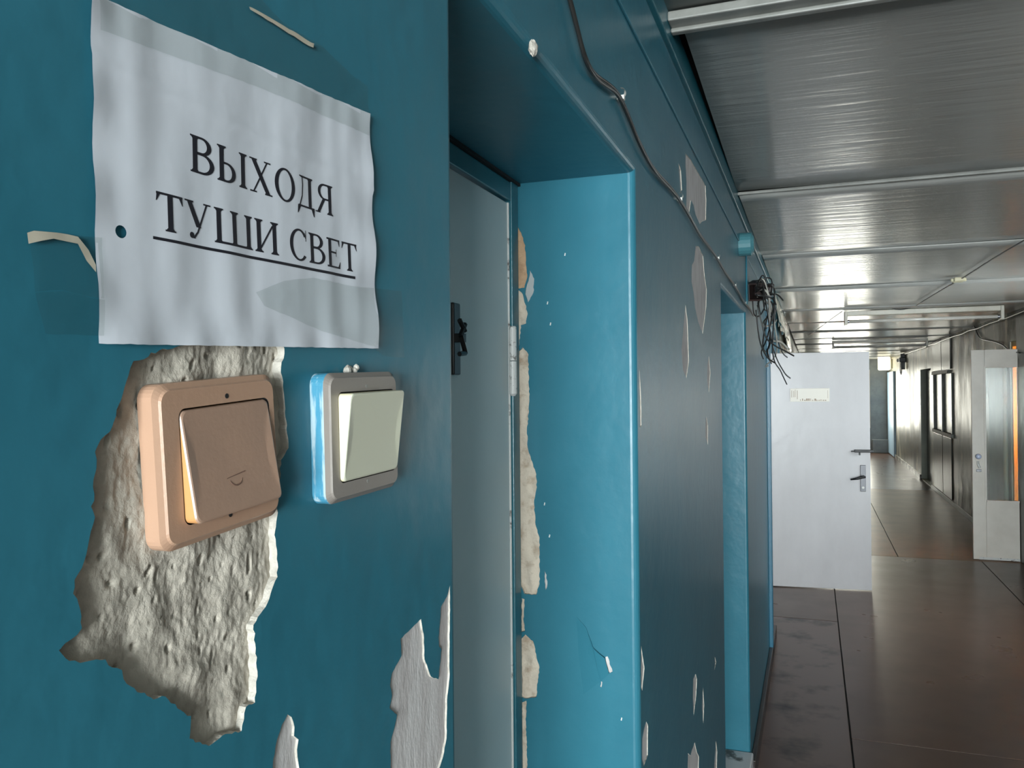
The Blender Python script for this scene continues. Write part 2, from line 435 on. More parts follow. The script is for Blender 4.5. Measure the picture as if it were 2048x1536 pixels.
opening(Y1A, Y1B, ZS1, TH, RAD, far_panel=True)
add_panel(wall, PR, [(-RAD, 0), (-RAD, ZS1), (-TH - 0.05, ZS1), (-TH - 0.05, 0)], [h for h, k in rev],
          [0.006 if k in ('tan', 'foam') else 0.0015 for h, k in rev])
opening(Y2A, Y2B, ZS2, TH, RAD)
# wide doorway 3 and the small room behind it
wall.strip([[(0, Y3A, 0), (-TH, Y3A, 0)], [(0, Y3A, ZS3), (-TH, Y3A, ZS3)]])
wall.strip([[(0, Y3B, 0), (-TH, Y3B, 0)], [(0, Y3B, ZS3), (-TH, Y3B, ZS3)]])
wall.strip([[(0, Y3A, ZS3), (-TH, Y3A, ZS3)], [(0, Y3B, ZS3), (-TH, Y3B, ZS3)]])
wall.box((-1.6, Y3A - 0.25, 0), (-1.55, Y3B + 0.25, 2.3)); wall.box((-1.6, Y3A - 0.3, 0), (-TH, Y3A - 0.2, 2.3)); wall.box((-1.6, Y3B + 0.2, 0), (-TH, Y3B + 0.3, 2.3))
wall.box((-1.6, Y3A - 0.3, 2.3), (-TH, Y3B + 0.3, 2.35))
WALL_L = wall.build('wall_left', [TEAL, PLEDGE, OLD], recalc=False)
tag(WALL_L, 'glossy teal painted corridor wall on the left with peeling paint', 'wall', 'structure')

# rough plaster showing in the big hole
x0 = min(p[0] for p in plaster) - 0.006; x1 = max(p[0] for p in plaster) + 0.006
z0 = min(p[1] for p in plaster) - 0.006; z1 = max(p[1] for p in plaster) + 0.006
nx = 150; nz = int(nx * (z1 - z0) / (x1 - x0)); nz = min(nz, 330)
mb = MB(); rows = []
for j in range(nz + 1):
    row = []
    for i in range(nx + 1):
        y = x0 + (x1 - x0) * i / nx; z = z0 + (z1 - z0) * j / nz
        v = Vector((y * 55, z * 42, 1.3))
        h = 0.0022 * noise.noise(v) + 0.0007 * noise.noise(v * 2.7) + 0.0005 * noise.noise(Vector((y * 420, z * 260 + y * 90, 4)))
        pit = noise.noise(Vector((y * 260, z * 170, 9)))
        if pit > 0.48: h -= 0.004 * (pit - 0.48) / 0.3
        row.append((-0.0045 + min(h, 0.0035), y, z))
    rows.append(row)
mb.strip(rows)
mb.build('exposed_plaster', PLASTER, WALL_L, smooth=True)['label'] = 'rough grey plaster bared where the paint layer broke away'
for h in bare:
    m2 = MB(); vs, fs = cdt(h); m2.add([PW(v[0], v[1], 0.0016) for v in vs], fs); m2.build('bare_patch', PRIMER, WALL_L)
KM = {'tan': TAN, 'grey': GREYP, 'foam': FOAM, 'primer': PRIMER}
for h, k in rev:
    d = 0.0052 if k in ('tan', 'foam') else 0.0013
    bx = grow(h, 0.0); ex = []
    yy = bx[0][0]
    while yy < bx[1][0]:
        zz = bx[0][1]
        while zz < bx[2][1]:
            if inside((yy, zz), h): ex.append((yy, zz))
            zz += 0.005
        yy += 0.004
    m2 = MB(); vs, fs = cdt(h, extra=ex)
    m2.add([PR(v[0], v[1], d - (0.004 * noise.noise(Vector((v[0] * 70, v[1] * 45, 2))) + 0.0015 if k in ('tan', 'foam') else 0)) for v in vs], fs)
    m2.build('filler_patch' if k in ('tan', 'foam') else 'bare_patch', KM[k], WALL_L, smooth=True)
# lifted paint flake on the jamb
def flap(pts, lifts, name='paint_flake'):
    m2 = MB(); q = [rv(a, b) for a, b in pts]
    vs = [(u, Y1B - l, v) for (u, v), l in zip(q, lifts)]
    cx = Vector((0, 0, 0))
    n = len(vs); m2.add(vs, [tuple(range(n))])
    o = m2.build(name, TEAL, WALL_L)
    s = o.modifiers.new('thickness', 'SOLIDIFY'); s.thickness = 0.0008
flap(c8([(150,150),(240,250),(310,435),(360,480),(415,522),(455,665),(375,740),(215,860),(170,500)]), [0.0003,0.002,0.004,0.005,0.006,0.0055,0.003,0.0003,0.0003])
for px_, py_ in ((1130, 509), (1095, 606), (1101, 648), (1089, 1008), (1099, 1072), (1243, 1438)):
    u, v = rv(px_, py_); m2 = MB()
    m2.add([(u - 0.0012, Y1B - 0.0006, v - 0.002), (u + 0.0004, Y1B - 0.0006, v - 0.0024), (u + 0.0013, Y1B - 0.0006, v + 0.002), (u - 0.0002, Y1B - 0.0006, v + 0.0026),
            (u - 0.0014, Y1B + 0.0004, v - 0.0022), (u + 0.0006, Y1B + 0.0004, v - 0.0026), (u + 0.0015, Y1B + 0.0004, v + 0.0022), (u - 0.0004, Y1B + 0.0004, v + 0.0028)],
           [(0, 1, 2, 3), (0, 4, 5, 1), (1, 5, 6, 2), (2, 6, 7, 3), (3, 7, 4, 0)])
    m2.build('paint_chip', CHIP, WALL_L)
# plaster lump on the lintel edge
lump = on_x(1066, 96, 0.002)
m2 = MB(); rows = []
for j in range(9):
    th_ = math.pi * j / 8
    rows.append([tuple(lump + Vector((math.sin(th_) * math.cos(p) * 0.6, math.sin(th_) * math.sin(p), math.cos(th_))) * (0.0075 * (1 + 0.45 * noise.noise(Vector((j * 0.7, p, 3)))))) for p in [2 * math.pi * k / 10 for k in range(10)]])
m2.strip(rows, close=True); m2.build('plaster_lump', PLEDGE, WALL_L)

# cornice strips on the left wall
zc = wl(1355, 153)[1]; zb = wl(1340, 213)[1]
b = MB(); b.box((0, YN, zc + 0.004), (0.012, Y3B + 1, H + 0.02)); t1 = b.build('trim_1', TEALD, bevel=0.002)
tag(t1, 'flat teal painted lath along the top of the left wall', 'trim', 'structure')
b = MB(); b.box((0, YN, zb), (0.0045, Y3A, zc - 0.004)); t2 = b.build('trim_2', TEAL, bevel=0.0015)
tag(t2, 'thin teal painted band just below the top lath', 'trim', 'structure')
b = MB(); b.box((0, Y3A - 0.50, 0), (0.022, Y3A - 0.42, 2.12)); t3 = b.build('trim_3', TEALB, bevel=0.003)
tag(t3, 'narrow bright blue vertical casing before the white door', 'trim', 'structure')
b = MB(); b.box((0, Y2B + 0.03, 2.0), (0.006, Y2B + 0.10, zc)); t4 = b.build('trim_4', TEAL, bevel=0.003)
tag(t4, 'short vertical teal duct under the small box near the ceiling', 'trim', 'structure')
# baseboard left, with a raised threshold in doorway 2
for nm, ya, yb in (('baseboard_left', Y2B, Y3A), ('baseboard_left', Y1B, Y2A), ('baseboard_left', YN, Y1A)):
    b = MB(); b.box((0, ya, 0.006), (0.022, yb, 0.085)); o = b.build(nm, BASE, bevel=0.004)
    tag(o, {Y2B: 'dark baseboard running from the second doorway to the white door', Y1B: 'dark baseboard between the first and second doorway', YN: 'dark baseboard below the light switches'}[ya], 'baseboard', 'structure')
b = MB(); b.box((-TH - 0.02, Y2A + 0.002, 0.002), (0.012, Y2B - 0.002, 0.12)); o = b.build('trim_5', WORN, bevel=0.006)
tag(o, 'worn whitish threshold block in the second doorway', 'threshold', 'structure')

# ------------------------------------------------------------------ floor
b = MB(); b.box((-1.7, YN - 0.1, -0.06), (RX + 1.3, YF + 0.3, 0.0)); FL = b.build('floor', SUBF)
tag(FL, 'brown glossy linoleum corridor floor laid in sheets', 'floor', 'structure')
xs1 = on_z(1695, 1420, 0.0).x; xs2 = on_z(2004, 1166, 0.0).x
yt = on_z(1640, 1242, 0.0).y
ylin = on_z(1800, 1115, 0.0).y
def sheet(lo, hi, m):
    b = MB(); b.box((lo[0], lo[1], 0.0005), (hi[0], hi[1], 0.0065)); b.build('linoleum_sheet', m, FL, bevel=0.002)
g = 0.0035
sheet((-TH, YN), (xs1 - g, yt - g), LINOG); sheet((-TH, yt + g), (xs1 - g, ylin - g), LINO)
ys = on_z(1900, 1505, 0.0).y
sheet((xs1 + g, YN), (xs2 - g, ys - g), LINO); sheet((xs1 + g, ys + g), (xs2 - g, ylin - g), LINO)
sheet((xs2 + g, YN), (RX, ylin - g), LINO)
WARML = mat('sun_tinted_linoleum', (0.25, 0.135, 0.070, 1), 0.36, spec=0.12, col2=(0.19, 0.105, 0.057, 1), nscale=3, detail=3.0)  # warm light on the floor past the threshold, put into the base colour
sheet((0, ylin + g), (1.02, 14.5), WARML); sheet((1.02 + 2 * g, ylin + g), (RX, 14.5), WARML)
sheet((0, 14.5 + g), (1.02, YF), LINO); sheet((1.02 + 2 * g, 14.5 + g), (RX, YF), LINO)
sheet((-1.55, Y3A), (-TH - g, Y3B), LINO)

# ------------------------------------------------------------------ ceiling
b = MB(); b.box((-0.3, YN - 0.1, H + 0.05), (RX + 0.2, YF + 0.2, H + 0.12)); CE = b.build('ceiling', CAVITY)
tag(CE, 'ceiling clad in wide glossy grey panels', 'ceiling', 'structure')
seams = [YN, -0.02, on_z(1450, 22, H).y, on_z(1470, 388, H).y, on_z(1522, 513, H).y, on_z(1540, 580, H).y, on_z(1552, 622, H).y]
while seams[-1] < YF: seams.append(seams[-1] + 1.58)
seams[-1] = YF
for i in range(len(seams) - 1):
    a, c = seams[i] + 0.004, seams[i + 1] - 0.004
    lift0 = 0.006 * ((i * 37) % 5 - 2) / 2; lift1 = 0.004 * ((i * 53) % 5 - 2) / 2
    xa = 0.030 if i == 2 else 0.016
    xb = 0.012
    ny, nxx = 10, 14; rows = []
    for j in range(ny + 1):
        t = j / ny; y = a + (c - a) * t; row = []
        for k in range(nxx + 1):
            s = k / nxx
            x = (xa + (xb - xa) * t) + (RX - 0.004 - (xa + (xb - xa) * t)) * s
            sag = -0.006 * math.sin(math.pi * s) * math.sin(math.pi * t) + 0.003 * noise.noise(Vector((x * 1.1 + i * 7, y * 3.2, 0)))
            row.append((x, y, H + sag + 0.008 * t * (1 if i % 2 else 0.6) + lift0 * 0.5 * (1 - s) + lift1 * 0.3 * s))
        rows.append(row)
    mb = MB(); mb.strip(rows)
    o = mb.build('ceiling_panel', CEIL, CE, smooth=True, recalc=False)
    sd = o.modifiers.new('thickness', 'SOLIDIFY'); sd.thickness = 0.008; sd.offset = 1.0
for i in (2, 3):
    y = seams[i]; wdt = 0.030 if i == 2 else 0.005
    b = MB(); b.box((0.012, y - wdt, H - (0.014 if i == 2 else 0.006)), (RX, y + wdt, H + 0.004))
    b.build('ceiling_batten', ALU, CE, bevel=0.003)
    if i == 2:
        b = MB(); b.box((0.012, y + 0.006, H - 0.022), (RX, y + 0.024, H - 0.013)); b.build('ceiling_batten', ALU, CE, bevel=0.003)

# ------------------------------------------------------------------ near end wall with window (behind the camera)
def framed_wall(name, y, th, ox0, ox1, oz0, oz1, m, label):
    b = MB()
    b.box((-0.25, y - th, 0), (ox0, y, H + 0.1)); b.box((ox1, y - th, 0), (RX + 0.2, y, H + 0.1))
    b.box((ox0, y - th, 0), (ox1, y, oz0)); b.box((ox0, y - th, oz1), (ox1, y, H + 0.1))
    o = b.build(name, m); tag(o, label, 'wall', 'structure'); return o
framed_wall('wall_near', YN, 0.08, 0.30, 2.00, 0.70, 2.20, PLAIN, 'grey end wall with the window behind the viewer')
def window_y(name, y, x0, x1, z0, z1, label, fm=DOORC, glass=PANE):
    root = empty(name); tag(root, label, 'window', 'structure')
    b = MB(); t = 0.05; d = 0.03
    b.box((x0, y - d, z0), (x0 + t, y + d, z1)); b.box((x1 - t, y - d, z0), (x1, y + d, z1))
    b.box((x0 + t, y - d, z0), (x1 - t, y + d, z0 + t)); b.box((x0 + t, y - d, z1 - t), (x1 - t, y + d, z1))
    b.build('window_frame', fm, root)
    xm = (x0 + x1) / 2
    b = MB(); b.box((xm - 0.03, y - d, z0 + t), (xm + 0.03, y + d, z1 - t)); b.build('mullion', fm, root)
    for a, c in ((x0 + t, xm - 0.03), (xm + 0.03, x1 - t)):
        b = MB(); b.box((a, y - 0.003, z0 + t), (c, y + 0.003, z1 - t)); b.build('pane', glass, root)
window_y('window_1', YN - 0.04, 0.30, 2.00, 0.70, 2.20, 'white framed two-pane window in the near end wall')
# ------------------------------------------------------------------ far end wall with window
framed_wall('wall_far', YF + 0.08, 0.08, 0.43, 1.63, 0.62, 2.10, PLAIN, 'grey wall at the far end of the corridor')
window_y('window_2', YF + 0.04, 0.43, 1.63, 0.62, 2.10, 'bright two-pane window in the far end wall')
b = MB(); b.box((1.66, YF - 0.16, 0.008), (2.05, YF - 0.02, 0.34)); o = b.build('bench_box', PLAIN, bevel=0.01)
tag(o, 'low grey box against the far end wall', 'box')

# ------------------------------------------------------------------ right wall
def wr(px, py):
    p = on_x(px, py, RX); return (p.y, p.z)
YW0, YW1 = 8.90, 9.16; ZW0, ZW1 = 0.50, 2.08           # side window with the orange curtain
YN0 = wr(1862, 776)[0]; YN1 = wr(1841, 776)[0]; ZN1 = wr(1850, 738)[1]     # doorway niche
YH0 = wr(1906, 776)[0]; YH1 = wr(1868, 776)[0]; ZH0 = wr(1885, 862)[1]; ZH1 = wr(1885, 748)[1]
YB0 = wr(1791, 776)[0]; YB1 = wr(1773, 776)[0]
rw = MB()
rect = lambda a, b_, c, d: [(a, c), (b_, c), (b_, d), (a, d)]
holes = [rect(YW0, YW1, ZW0, ZW1), rect(YN0, YN1, 0.02, ZN1), rect(YH0, YH1, ZH0, ZH1)]
vs, fs = cdt([(8.9, 0), (YF, 0), (YF, H + 0.06), (8.9, H + 0.06)], holes)
PRW = lambda u, v, d: (RX + d, u, v)
rw.add([PRW(v[0], v[1], 0) for v in vs], fs, 0)
vs, fs = cdt([(YN, 0), (8.9, 0), (8.9, H + 0.06), (YN, H + 0.06)], [rect(5.50, 7.20, 0.75, 2.15)])
rw.add([PRW(v[0], v[1], 0) for v in vs], fs, 1)
for h, dp, mi in zip(holes, (0.14, 0.13, 0.05), (2, 2, 1)):
    n = 4
    rw.add([PRW(a, c, 0) for a, c in h] + [PRW(a, c, dp) for a, c in h], [(i, (i + 1) % 4, 4 + (i + 1) % 4, 4 + i) for i in range(4)], mi)
# niche back
rw.add([PRW(a, c, 0.13) for a, c in holes[1]], [(0, 1, 2, 3)], 1)
WR = rw.build('wall_right', [OLD, OLDD, PALEG], recalc=False)
tag(WR, 'old grey-green corridor wall on the right with flaking shiny paint', 'wall', 'structure')

# side window, curtain, and the little bay outside it
root = empty('window_3'); tag(root, 'sunlit yellow framed window on the right wall behind the glazed door', 'window', 'structure')
b = MB()
b.box((RX + 0.01, YW0, ZW0), (RX + 0.06, YW0 + 0.03, ZW1)); b.box((RX + 0.01, YW1 - 0.05, ZW0), (RX + 0.06, YW1, ZW1))
b.box((RX + 0.01, YW0 + 0.03, ZW0), (RX + 0.06, YW1 - 0.05, ZW0 + 0.05)); b.box((RX + 0.01, YW0 + 0.03, ZW1 - 0.05), (RX + 0.06, YW1 - 0.05, ZW1))
b.build('window_frame', YELLOWF, root, bevel=0.004)
b = MB(); b.box((RX + 0.032, YW0 + 0.03, ZW0 + 0.05), (RX + 0.036, YW1 - 0.05, ZW1 - 0.05)); b.build('pane', PANE, root)

root = empty('window_4'); tag(root, 'unseen white framed two-pane window placed in the right wall to light the white door', 'window', 'structure')  # unseen window that carries the fill light for the white door
b = MB()
b.box((RX + 0.01, 5.50, 0.75), (RX + 0.07, 5.56, 2.15)); b.box((RX + 0.01, 7.14, 0.75), (RX + 0.07, 7.20, 2.15)); b.box((RX + 0.01, 6.32, 0.81), (RX + 0.07, 6.38, 2.09))
b.box((RX + 0.01, 5.56, 0.75), (RX + 0.07, 7.14, 0.81)); b.box((RX + 0.01, 5.56, 2.09), (RX + 0.07, 7.14, 2.15)); b.build('window_frame', DOORC, root)
for a_, c_ in ((5.56, 6.32), (6.38, 7.14)):
    b = MB(); b.box((RX + 0.04, a_, 0.81), (RX + 0.046, c_, 2.09)); b.build('pane', PANE, root)
b = MB(); b.box((RX - 0.045, 9.27, 0.006), (RX, 9.98, 1.92)); o = b.build('trim_6', PALEG, bevel=0.04, seg=4)
tag(o, 'pale green pilaster on the right wall seen through the glazed door', 'pilaster', 'structure')
# baseboard right
b = MB(); b.box((RX - 0.02, 9.99, 0.006), (RX, YN0, 0.07)); o = b.build('baseboard_right', BASE, bevel=0.004)
tag(o, 'dark baseboard on the right wall below the hatch', 'baseboard', 'structure')
b = MB(); b.box((RX - 0.03, YN1, 0.006), (RX, YF - 0.2, 0.09)); o = b.build('baseboard_right', BASEW, bevel=0.006)
tag(o, 'worn baseboard with pale chips and painted glints at the far end of the right wall', 'baseboard', 'structure')

# serving hatch with two panes and boards above and below
hx = empty('hatch_window'); tag(hx, 'narrow two-pane hatch window in the dark right wall', 'hatch')
ym = (YH0 + YH1) / 2; t = 0.06
b = MB()
for y in (YH0, ym - t / 2, YH1 - t): b.box((RX - 0.02, y, ZH0), (RX + 0.03, y + t, ZH1))
b.build('mullion', BOARD, hx, bevel=0.004)
b = MB(); b.box((RX - 0.035, YH0 + 0.25, ZH1), (RX + 0.02, YH1, ZH1 + 0.05)); b.build('head_trim', CHIP, hx, bevel=0.004)
b = MB(); b.box((RX - 0.035, YH0, ZH0 - 0.05), (RX + 0.02, YH1, ZH0)); b.build('sill', CHIP, hx, bevel=0.004)
for y0, y1 in ((YH0 + t, ym - t / 2), (ym + t / 2, YH1 - t)):
    b = MB(); b.box((RX + 0.012, y0, ZH0), (RX + 0.02, y1, ZH1)); b.build('pane', FROST, hx)
for y0, y1 in ((YH0 + 0.12, ym - 0.02), (ym + 0.02, YH1)):
    b = MB(); b.box((RX - 0.018, y0, ZH1 + 0.06), (RX - 0.001, y1, H - 0.01)); b.build('upper_board', BOARD, hx, bevel=0.004)
    b = MB(); b.box((RX - 0.014, y0, 0.08), (RX - 0.001, y1, ZH0 - 0.06)); b.build('lower_board', BOARD, hx, bevel=0.004)

# door in the niche and far door with daylight blue in its colour
d4 = empty('door_4'); tag(d4, 'dark closed door in the pale recess of the right wall', 'door', 'structure')
b = MB(); b.box((RX + 0.09, YN0 + 0.02, 0.02), (RX + 0.125, YN1 - 0.02, ZN1 - 0.02)); b.build('door_leaf', BOARD, d4, bevel=0.003)
d5 = empty('door_5'); tag(d5, 'door at the far end of the right wall with blue daylight painted into its colour', 'door', 'structure')
b = MB(); b.box((RX - 0.05, YB0, 0.03), (RX - 0.002, YB1, 2.02)); b.build('door_leaf', PALEBLUE, d5, bevel=0.003)
b = MB(); b.box((RX - 0.06, YB1 + 0.01, 0.03), (RX - 0.002, YF - 0.05, 2.05)); b.build('door_jamb', BOARD, d5, bevel=0.003)

# box with hanging cable on the right wall, lamp in the distance
cx = on_x(1808, 720, RX - 0.02)
e = empty('junction_box'); tag(e, 'small black electrical box with a hanging cable loop on far right wall', 'electrical box')
b = MB(); b.box((RX - 0.12, cx.y - 0.16, cx.z - 0.05), (RX, cx.y + 0.16, cx.z + 0.05)); b.box((RX - 0.09, cx.y - 0.06, cx.z + 0.05), (RX, cx.y + 0.10, cx.z + 0.13)); b.build('body', BLACK, e, bevel=0.01)
pth = [(RX - 0.08, cx.y + 0.25 * math.sin(a) * 0.6, cx.z - 0.16 + 0.14 * math.cos(a)) for a in [2 * math.pi * i / 16 for i in range(17)]]
b = MB(); b.tube(pth, 0.010, 6); b.build('cable_loop', BLACK, e, smooth=True)
b = MB(); b.box((RX - 0.10, cx.y - 0.20, cx.z - 0.20), (RX - 0.02, cx.y - 0.10, cx.z - 0.04)); b.build('plug', BLACK, e, bevel=0.01)
b = MB(); b.box((RX - 0.14, cx.y + 0.16, cx.z - 0.035), (RX - 0.05, cx.y + 0.28, cx.z + 0.035)); b.build('cap', CLIP, e, bevel=0.01)
lp = on_x(1770, 728, RX - 0.15)
e = empty('wall_lamp'); tag(e, 'glowing square wall lamp at the far end of the corridor', 'lamp')
b = MB(); b.box((RX - 0.30, lp.y - 0.15, lp.z - 0.15), (RX - 0.04, lp.y + 0.15, lp.z + 0.16)); b.build('lamp_shade', GLOW, e, bevel=0.03, seg=3)
b = MB(); b.box((RX - 0.04, lp.y - 0.12, lp.z - 0.12), (RX, lp.y + 0.12, lp.z + 0.12)); b.build('wall_plate', LAMPW, e, bevel=0.01)

# ------------------------------------------------------------------ door 1 (first doorway, closed)
d1 = empty('door_1'); tag(d1, 'pale grey closed door in the first teal doorway', 'door', 'structure')
XF = -TH
zl = on_x(1022, 408, XF - 0.004).z
yl = on_x(1021, 776, XF - 0.004).y
b = MB(); b.box((XF - 0.045, Y1A - 0.03, 0.02), (XF - 0.006, yl, zl)); LEAF = b.build('door_leaf', DOORG, d1, bevel=0.002)
b = MB(); b.box((XF - 0.010, yl - 0.0035, 0.02), (XF - 0.0035, yl + 0.001, zl)); b.build('worn_edge', CHIP, LEAF, bevel=0.001)
b = MB(); b.box((XF - 0.045, yl + 0.003, 0.0), (XF, Y1B - 0.004, ZS1)); b.build('frame_jamb', TEALD, d1, bevel=0.002)
b = MB(); b.box((XF - 0.045, Y1A - 0.03, zl + 0.003), (XF - 0.001, yl + 0.0028, ZS1 - 0.006)); b.build('frame_head', TEALD, d1, bevel=0.002)
b = MB(); b.box((XF - 0.012, Y1A - 0.03, ZS1 - 0.005), (XF + 0.003, Y1B, ZS1 - 0.0005)); b.build('cracked_joint', DARKG, d1)
h0 = on_x(1024, 652, XF + 0.004); h1 = on_x(1026, 722, XF + 0.004); h2 = on_x(1029, 792, XF + 0.004)
b = MB(); b.tube([(h1.x, h1.y, h0.z), (h1.x, h1.y, h0.z - 0.002), (h1.x, h1.y, h1.z + 0.0006)], [0.004, 0.0062, 0.0062], 12)
HG = b.build('hinge', HINGE, d1, smooth=False)
b = MB(); b.tube([(h1.x, h1.y, h1.z - 0.0006), (h1.x, h1.y, h2.z + 0.004), (h1.x, h1.y, h2.z)], [0.0062, 0.0062, 0.003], 12); b.build('hinge_pin', HINGE, HG)
p0 = on_x(918, 607, XF); p1 = on_x(922, 750, XF)
b = MB(); b.box((XF - 0.006, p0.y - 0.02, p1.z), (XF + 0.001, p0.y + 0.003, p0.z)); HD = b.build('handle_plate', BLACK, d1, bevel=0.002)
b = MB()
for (a, c) in (((919, 640), (930, 662)), ((930, 648), (921, 672)), ((922, 672), (931, 706)), ((931, 706), (919, 708))):
    q0 = on_x(a[0], a[1], XF + 0.012); q1 = on_x(c[0], c[1], XF + 0.012)
    b.tube([q0, q1], 0.0035, 6)
q = on_x(919, 676, XF + 0.006)
b.box((XF, q.y - 0.006, q.z - 0.006), (XF + 0.014, q.y + 0.004, q.z + 0.006))
b.build('lever', BLACK, HD)
# door 2 closed in its recess
d2 = empty('door_2'); tag(d2, 'closed door deep in the second teal doorway', 'door', 'structure')
b = MB(); b.box((XF - 0.045, Y2A + 0.04, 0.125), (XF - 0.006, Y2B - 0.04, ZS2 - 0.04)); b.build('door_leaf', DOORG, d2, bevel=0.002)
b = MB(); b.box((XF - 0.045, Y2A - 0.03, 0.12), (XF, Y2A + 0.04, ZS2)); b.box((XF - 0.045, Y2B - 0.04, 0.12), (XF, Y2B - 0.001, ZS2)); b.box((XF - 0.045, Y2A + 0.04, ZS2 - 0.04), (XF, Y2B - 0.04, ZS2 - 0.001)); b.build('door_frame', TEALD, d2, bevel=0.002)

# ------------------------------------------------------------------ door 3: open white door
A = on_z(1549, 1172, 0.012); B = on_z(1744, 1181, 0.012)
dr = (B - A); dr.z = 0; L3 = dr.length; dr.normalize()
hang = 0.10
nrm = Vector((dr.y, -dr.x, 0))          # towards the camera
DM = Matrix((dr, -nrm, Vector((0, 0, 1)))).transposed().to_4x4(); DM.translation = A
d3 = empty('door_3'); d3.matrix_world = DM
tag(d3, 'white flush door standing open across the corridor', 'door', 'structure')
def loc3(px, py, off=0.0):
    n = nrm; p0_ = A + n * off
    d = ray(px, py); t = (p0_ - CAM).dot(n) / d.dot(n)
    q = CAM + d * t - A
    return (q.dot(dr), q.z)
zt = loc3(1741, 703)[1]
b = MB(); b.box((-hang, 0, 0), (L3, 0.04, zt)); b.build('door_leaf', DOORW, d3, bevel=0.003)
def dbox(name, px0, py0, px1, py1, t0, t1, m, bev=0.002, parent=None):
    a = loc3(px0, py0); c = loc3(px1, py1)
    b = MB(); b.box((min(a[0], c[0]), -t1, min(a[1], c[1])), (max(a[0], c[0]), -t0, max(a[1], c[1])))
    return b.build(name, m, parent or d3, bevel=bev)
SIGN = mat('cream_sign_card', (0.86, 0.80, 0.70, 1), 0.35)
SIGNI = mat('faded_brown_print', (0.42, 0.31, 0.23, 1), 0.6)
sp = dbox('sign_plate', 1580, 777, 1659, 803, 0.0, 0.004, SIGN, 0.001)
b = MB(); rr = random.Random(5)
for px in (1583, 1587, 1590, 1594, 1655):
    a = loc3(px, 779 + rr.uniform(0, 3)); c = loc3(px + rr.uniform(0.5, 1.2), 799 - rr.uniform(0, 5))
    b.box((a[0], -0.0048, c[1]), (c[0], -0.004, a[1]))
for k in range(13):
    px = 1600 + k * 4.1; a = loc3(px, 798.5 + rr.uniform(-2, 1.5)); c = loc3(px + rr.uniform(1.2, 3.5), 801.5)
    b.box((a[0], -0.0048, c[1]), (c[0], -0.004, a[1]))
b.build('faded_print', SIGNI, sp)
# bolt
bb = dbox('sliding_bolt', 1708, 899, 1746, 905, 0.0, 0.02, BLACK, 0.003)
dbox('bolt_tip', 1702, 901, 1709, 904, 0.004, 0.014, BLACK, 0.002, bb); dbox('bolt_knob', 1717, 905, 1720, 910, 0.01, 0.03, BLACK, 0.002, bb)
# handle plate with lever
hp = dbox('handle_plate', 1720, 930, 1732, 983, 0.0, 0.006, STEEL, 0.004)
a = loc3(1727, 953); c = loc3(1699, 958)
b = MB(); b.tube([(a[0], -0.004, a[1]), (a[0], -0.05, a[1]), (a[0] - 0.02, -0.055, a[1]), ((a[0] + c[0]) / 2, -0.055, (a[1] + c[1]) / 2), (c[0], -0.05, c[1])], [0.010, 0.010, 0.012, 0.011, 0.006], 8); b.build('lever', BLACK, hp, smooth=True)
kk = loc3(1726, 975); b = MB(); b.tube([(kk[0], -0.004, kk[1]), (kk[0], -0.010, kk[1])], 0.010, 10); b.build('keyhole_cylinder', CLIP, hp)

# ------------------------------------------------------------------ door 6: glazed leaf by the right wall
A = on_z(1947, 1118, 0.012)
y6 = A.y; xa = A.x; xb6 = RX - 0.005
d6 = empty('door_6'); tag(d6, 'narrow cream door with a tall glass pane by the right wall', 'door', 'structure')
ztop = on_y(1945, 700, y6).z
gx0 = on_y(1970, 800, y6).x; gz0 = on_y(1990, 1002, y6).z; gz1 = on_y(1990, 735, y6).z
b = MB(); b.box((xa, y6, 0.012), (gx0, y6 + 0.04, ztop)); b.build('stile', DOORC, d6, bevel=0.004)
b = MB(); b.box((gx0, y6, gz1), (xb6, y6 + 0.04, ztop)); b.build('top_rail', DOORC, d6, bevel=0.002)
b = MB(); b.box((gx0, y6, 0.012), (xb6, y6 + 0.04, gz0)); b.build('bottom_panel', DOORC, d6, bevel=0.002)
b = MB(); b.box((gx0 - 0.012, y6 - 0.008, gz0 - 0.012), (gx0 + 0.006, y6, gz1 + 0.012)); b.box((gx0, y6 - 0.008, gz0 - 0.012), (xb6, y6, gz0 + 0.006)); b.build('glazing_bead', DOORC, d6)
b = MB(); b.box((gx0, y6 + 0.018, gz0), (xb6, y6 + 0.022, gz1)); b.build('pane', PANE2, d6)
b = MB(); b.box((xa + 0.05, y6 - 0.003, 0.012), (xb6, y6, 0.035)); b.build('chipped_edge', CHIP, d6)
k = on_y(1957, 913, y6 - 0.03)
b = MB()
prof = [(0.0, 0.020), (0.012, 0.012), (0.02, 0.020), (0.032, 0.026), (0.045, 0.022), (0.05, 0.008)]
b.tube([(k.x, y6 - s, k.z) for s, r_ in prof], [r_ for s, r_ in prof], 14); kb = b.build('door_knob', mat('pale_blue_knob', (0.55, 0.62, 0.80, 1), 0.2), d6, smooth=True)
k2 = on_y(1956, 929, y6)
b = MB(); b.tube([(k2.x, y6, k2.z + 0.03), (k2.x, y6 - 0.012, k2.z), (k2.x + 0.012, y6 - 0.01, k2.z - 0.03)], 0.012, 8); b.build('key_and_ring', mat('bright_keys', (0.85, 0.85, 0.82, 1), 0.3, metal=0.3), kb)
k3 = on_y(1957, 941, y6)
b = MB(); b.box((k3.x - 0.02, y6 - 0.006, k3.z - 0.012), (k3.x + 0.025, y6, k3.z + 0.012)); b.build('lock', STEEL, d6, bevel=0.004)

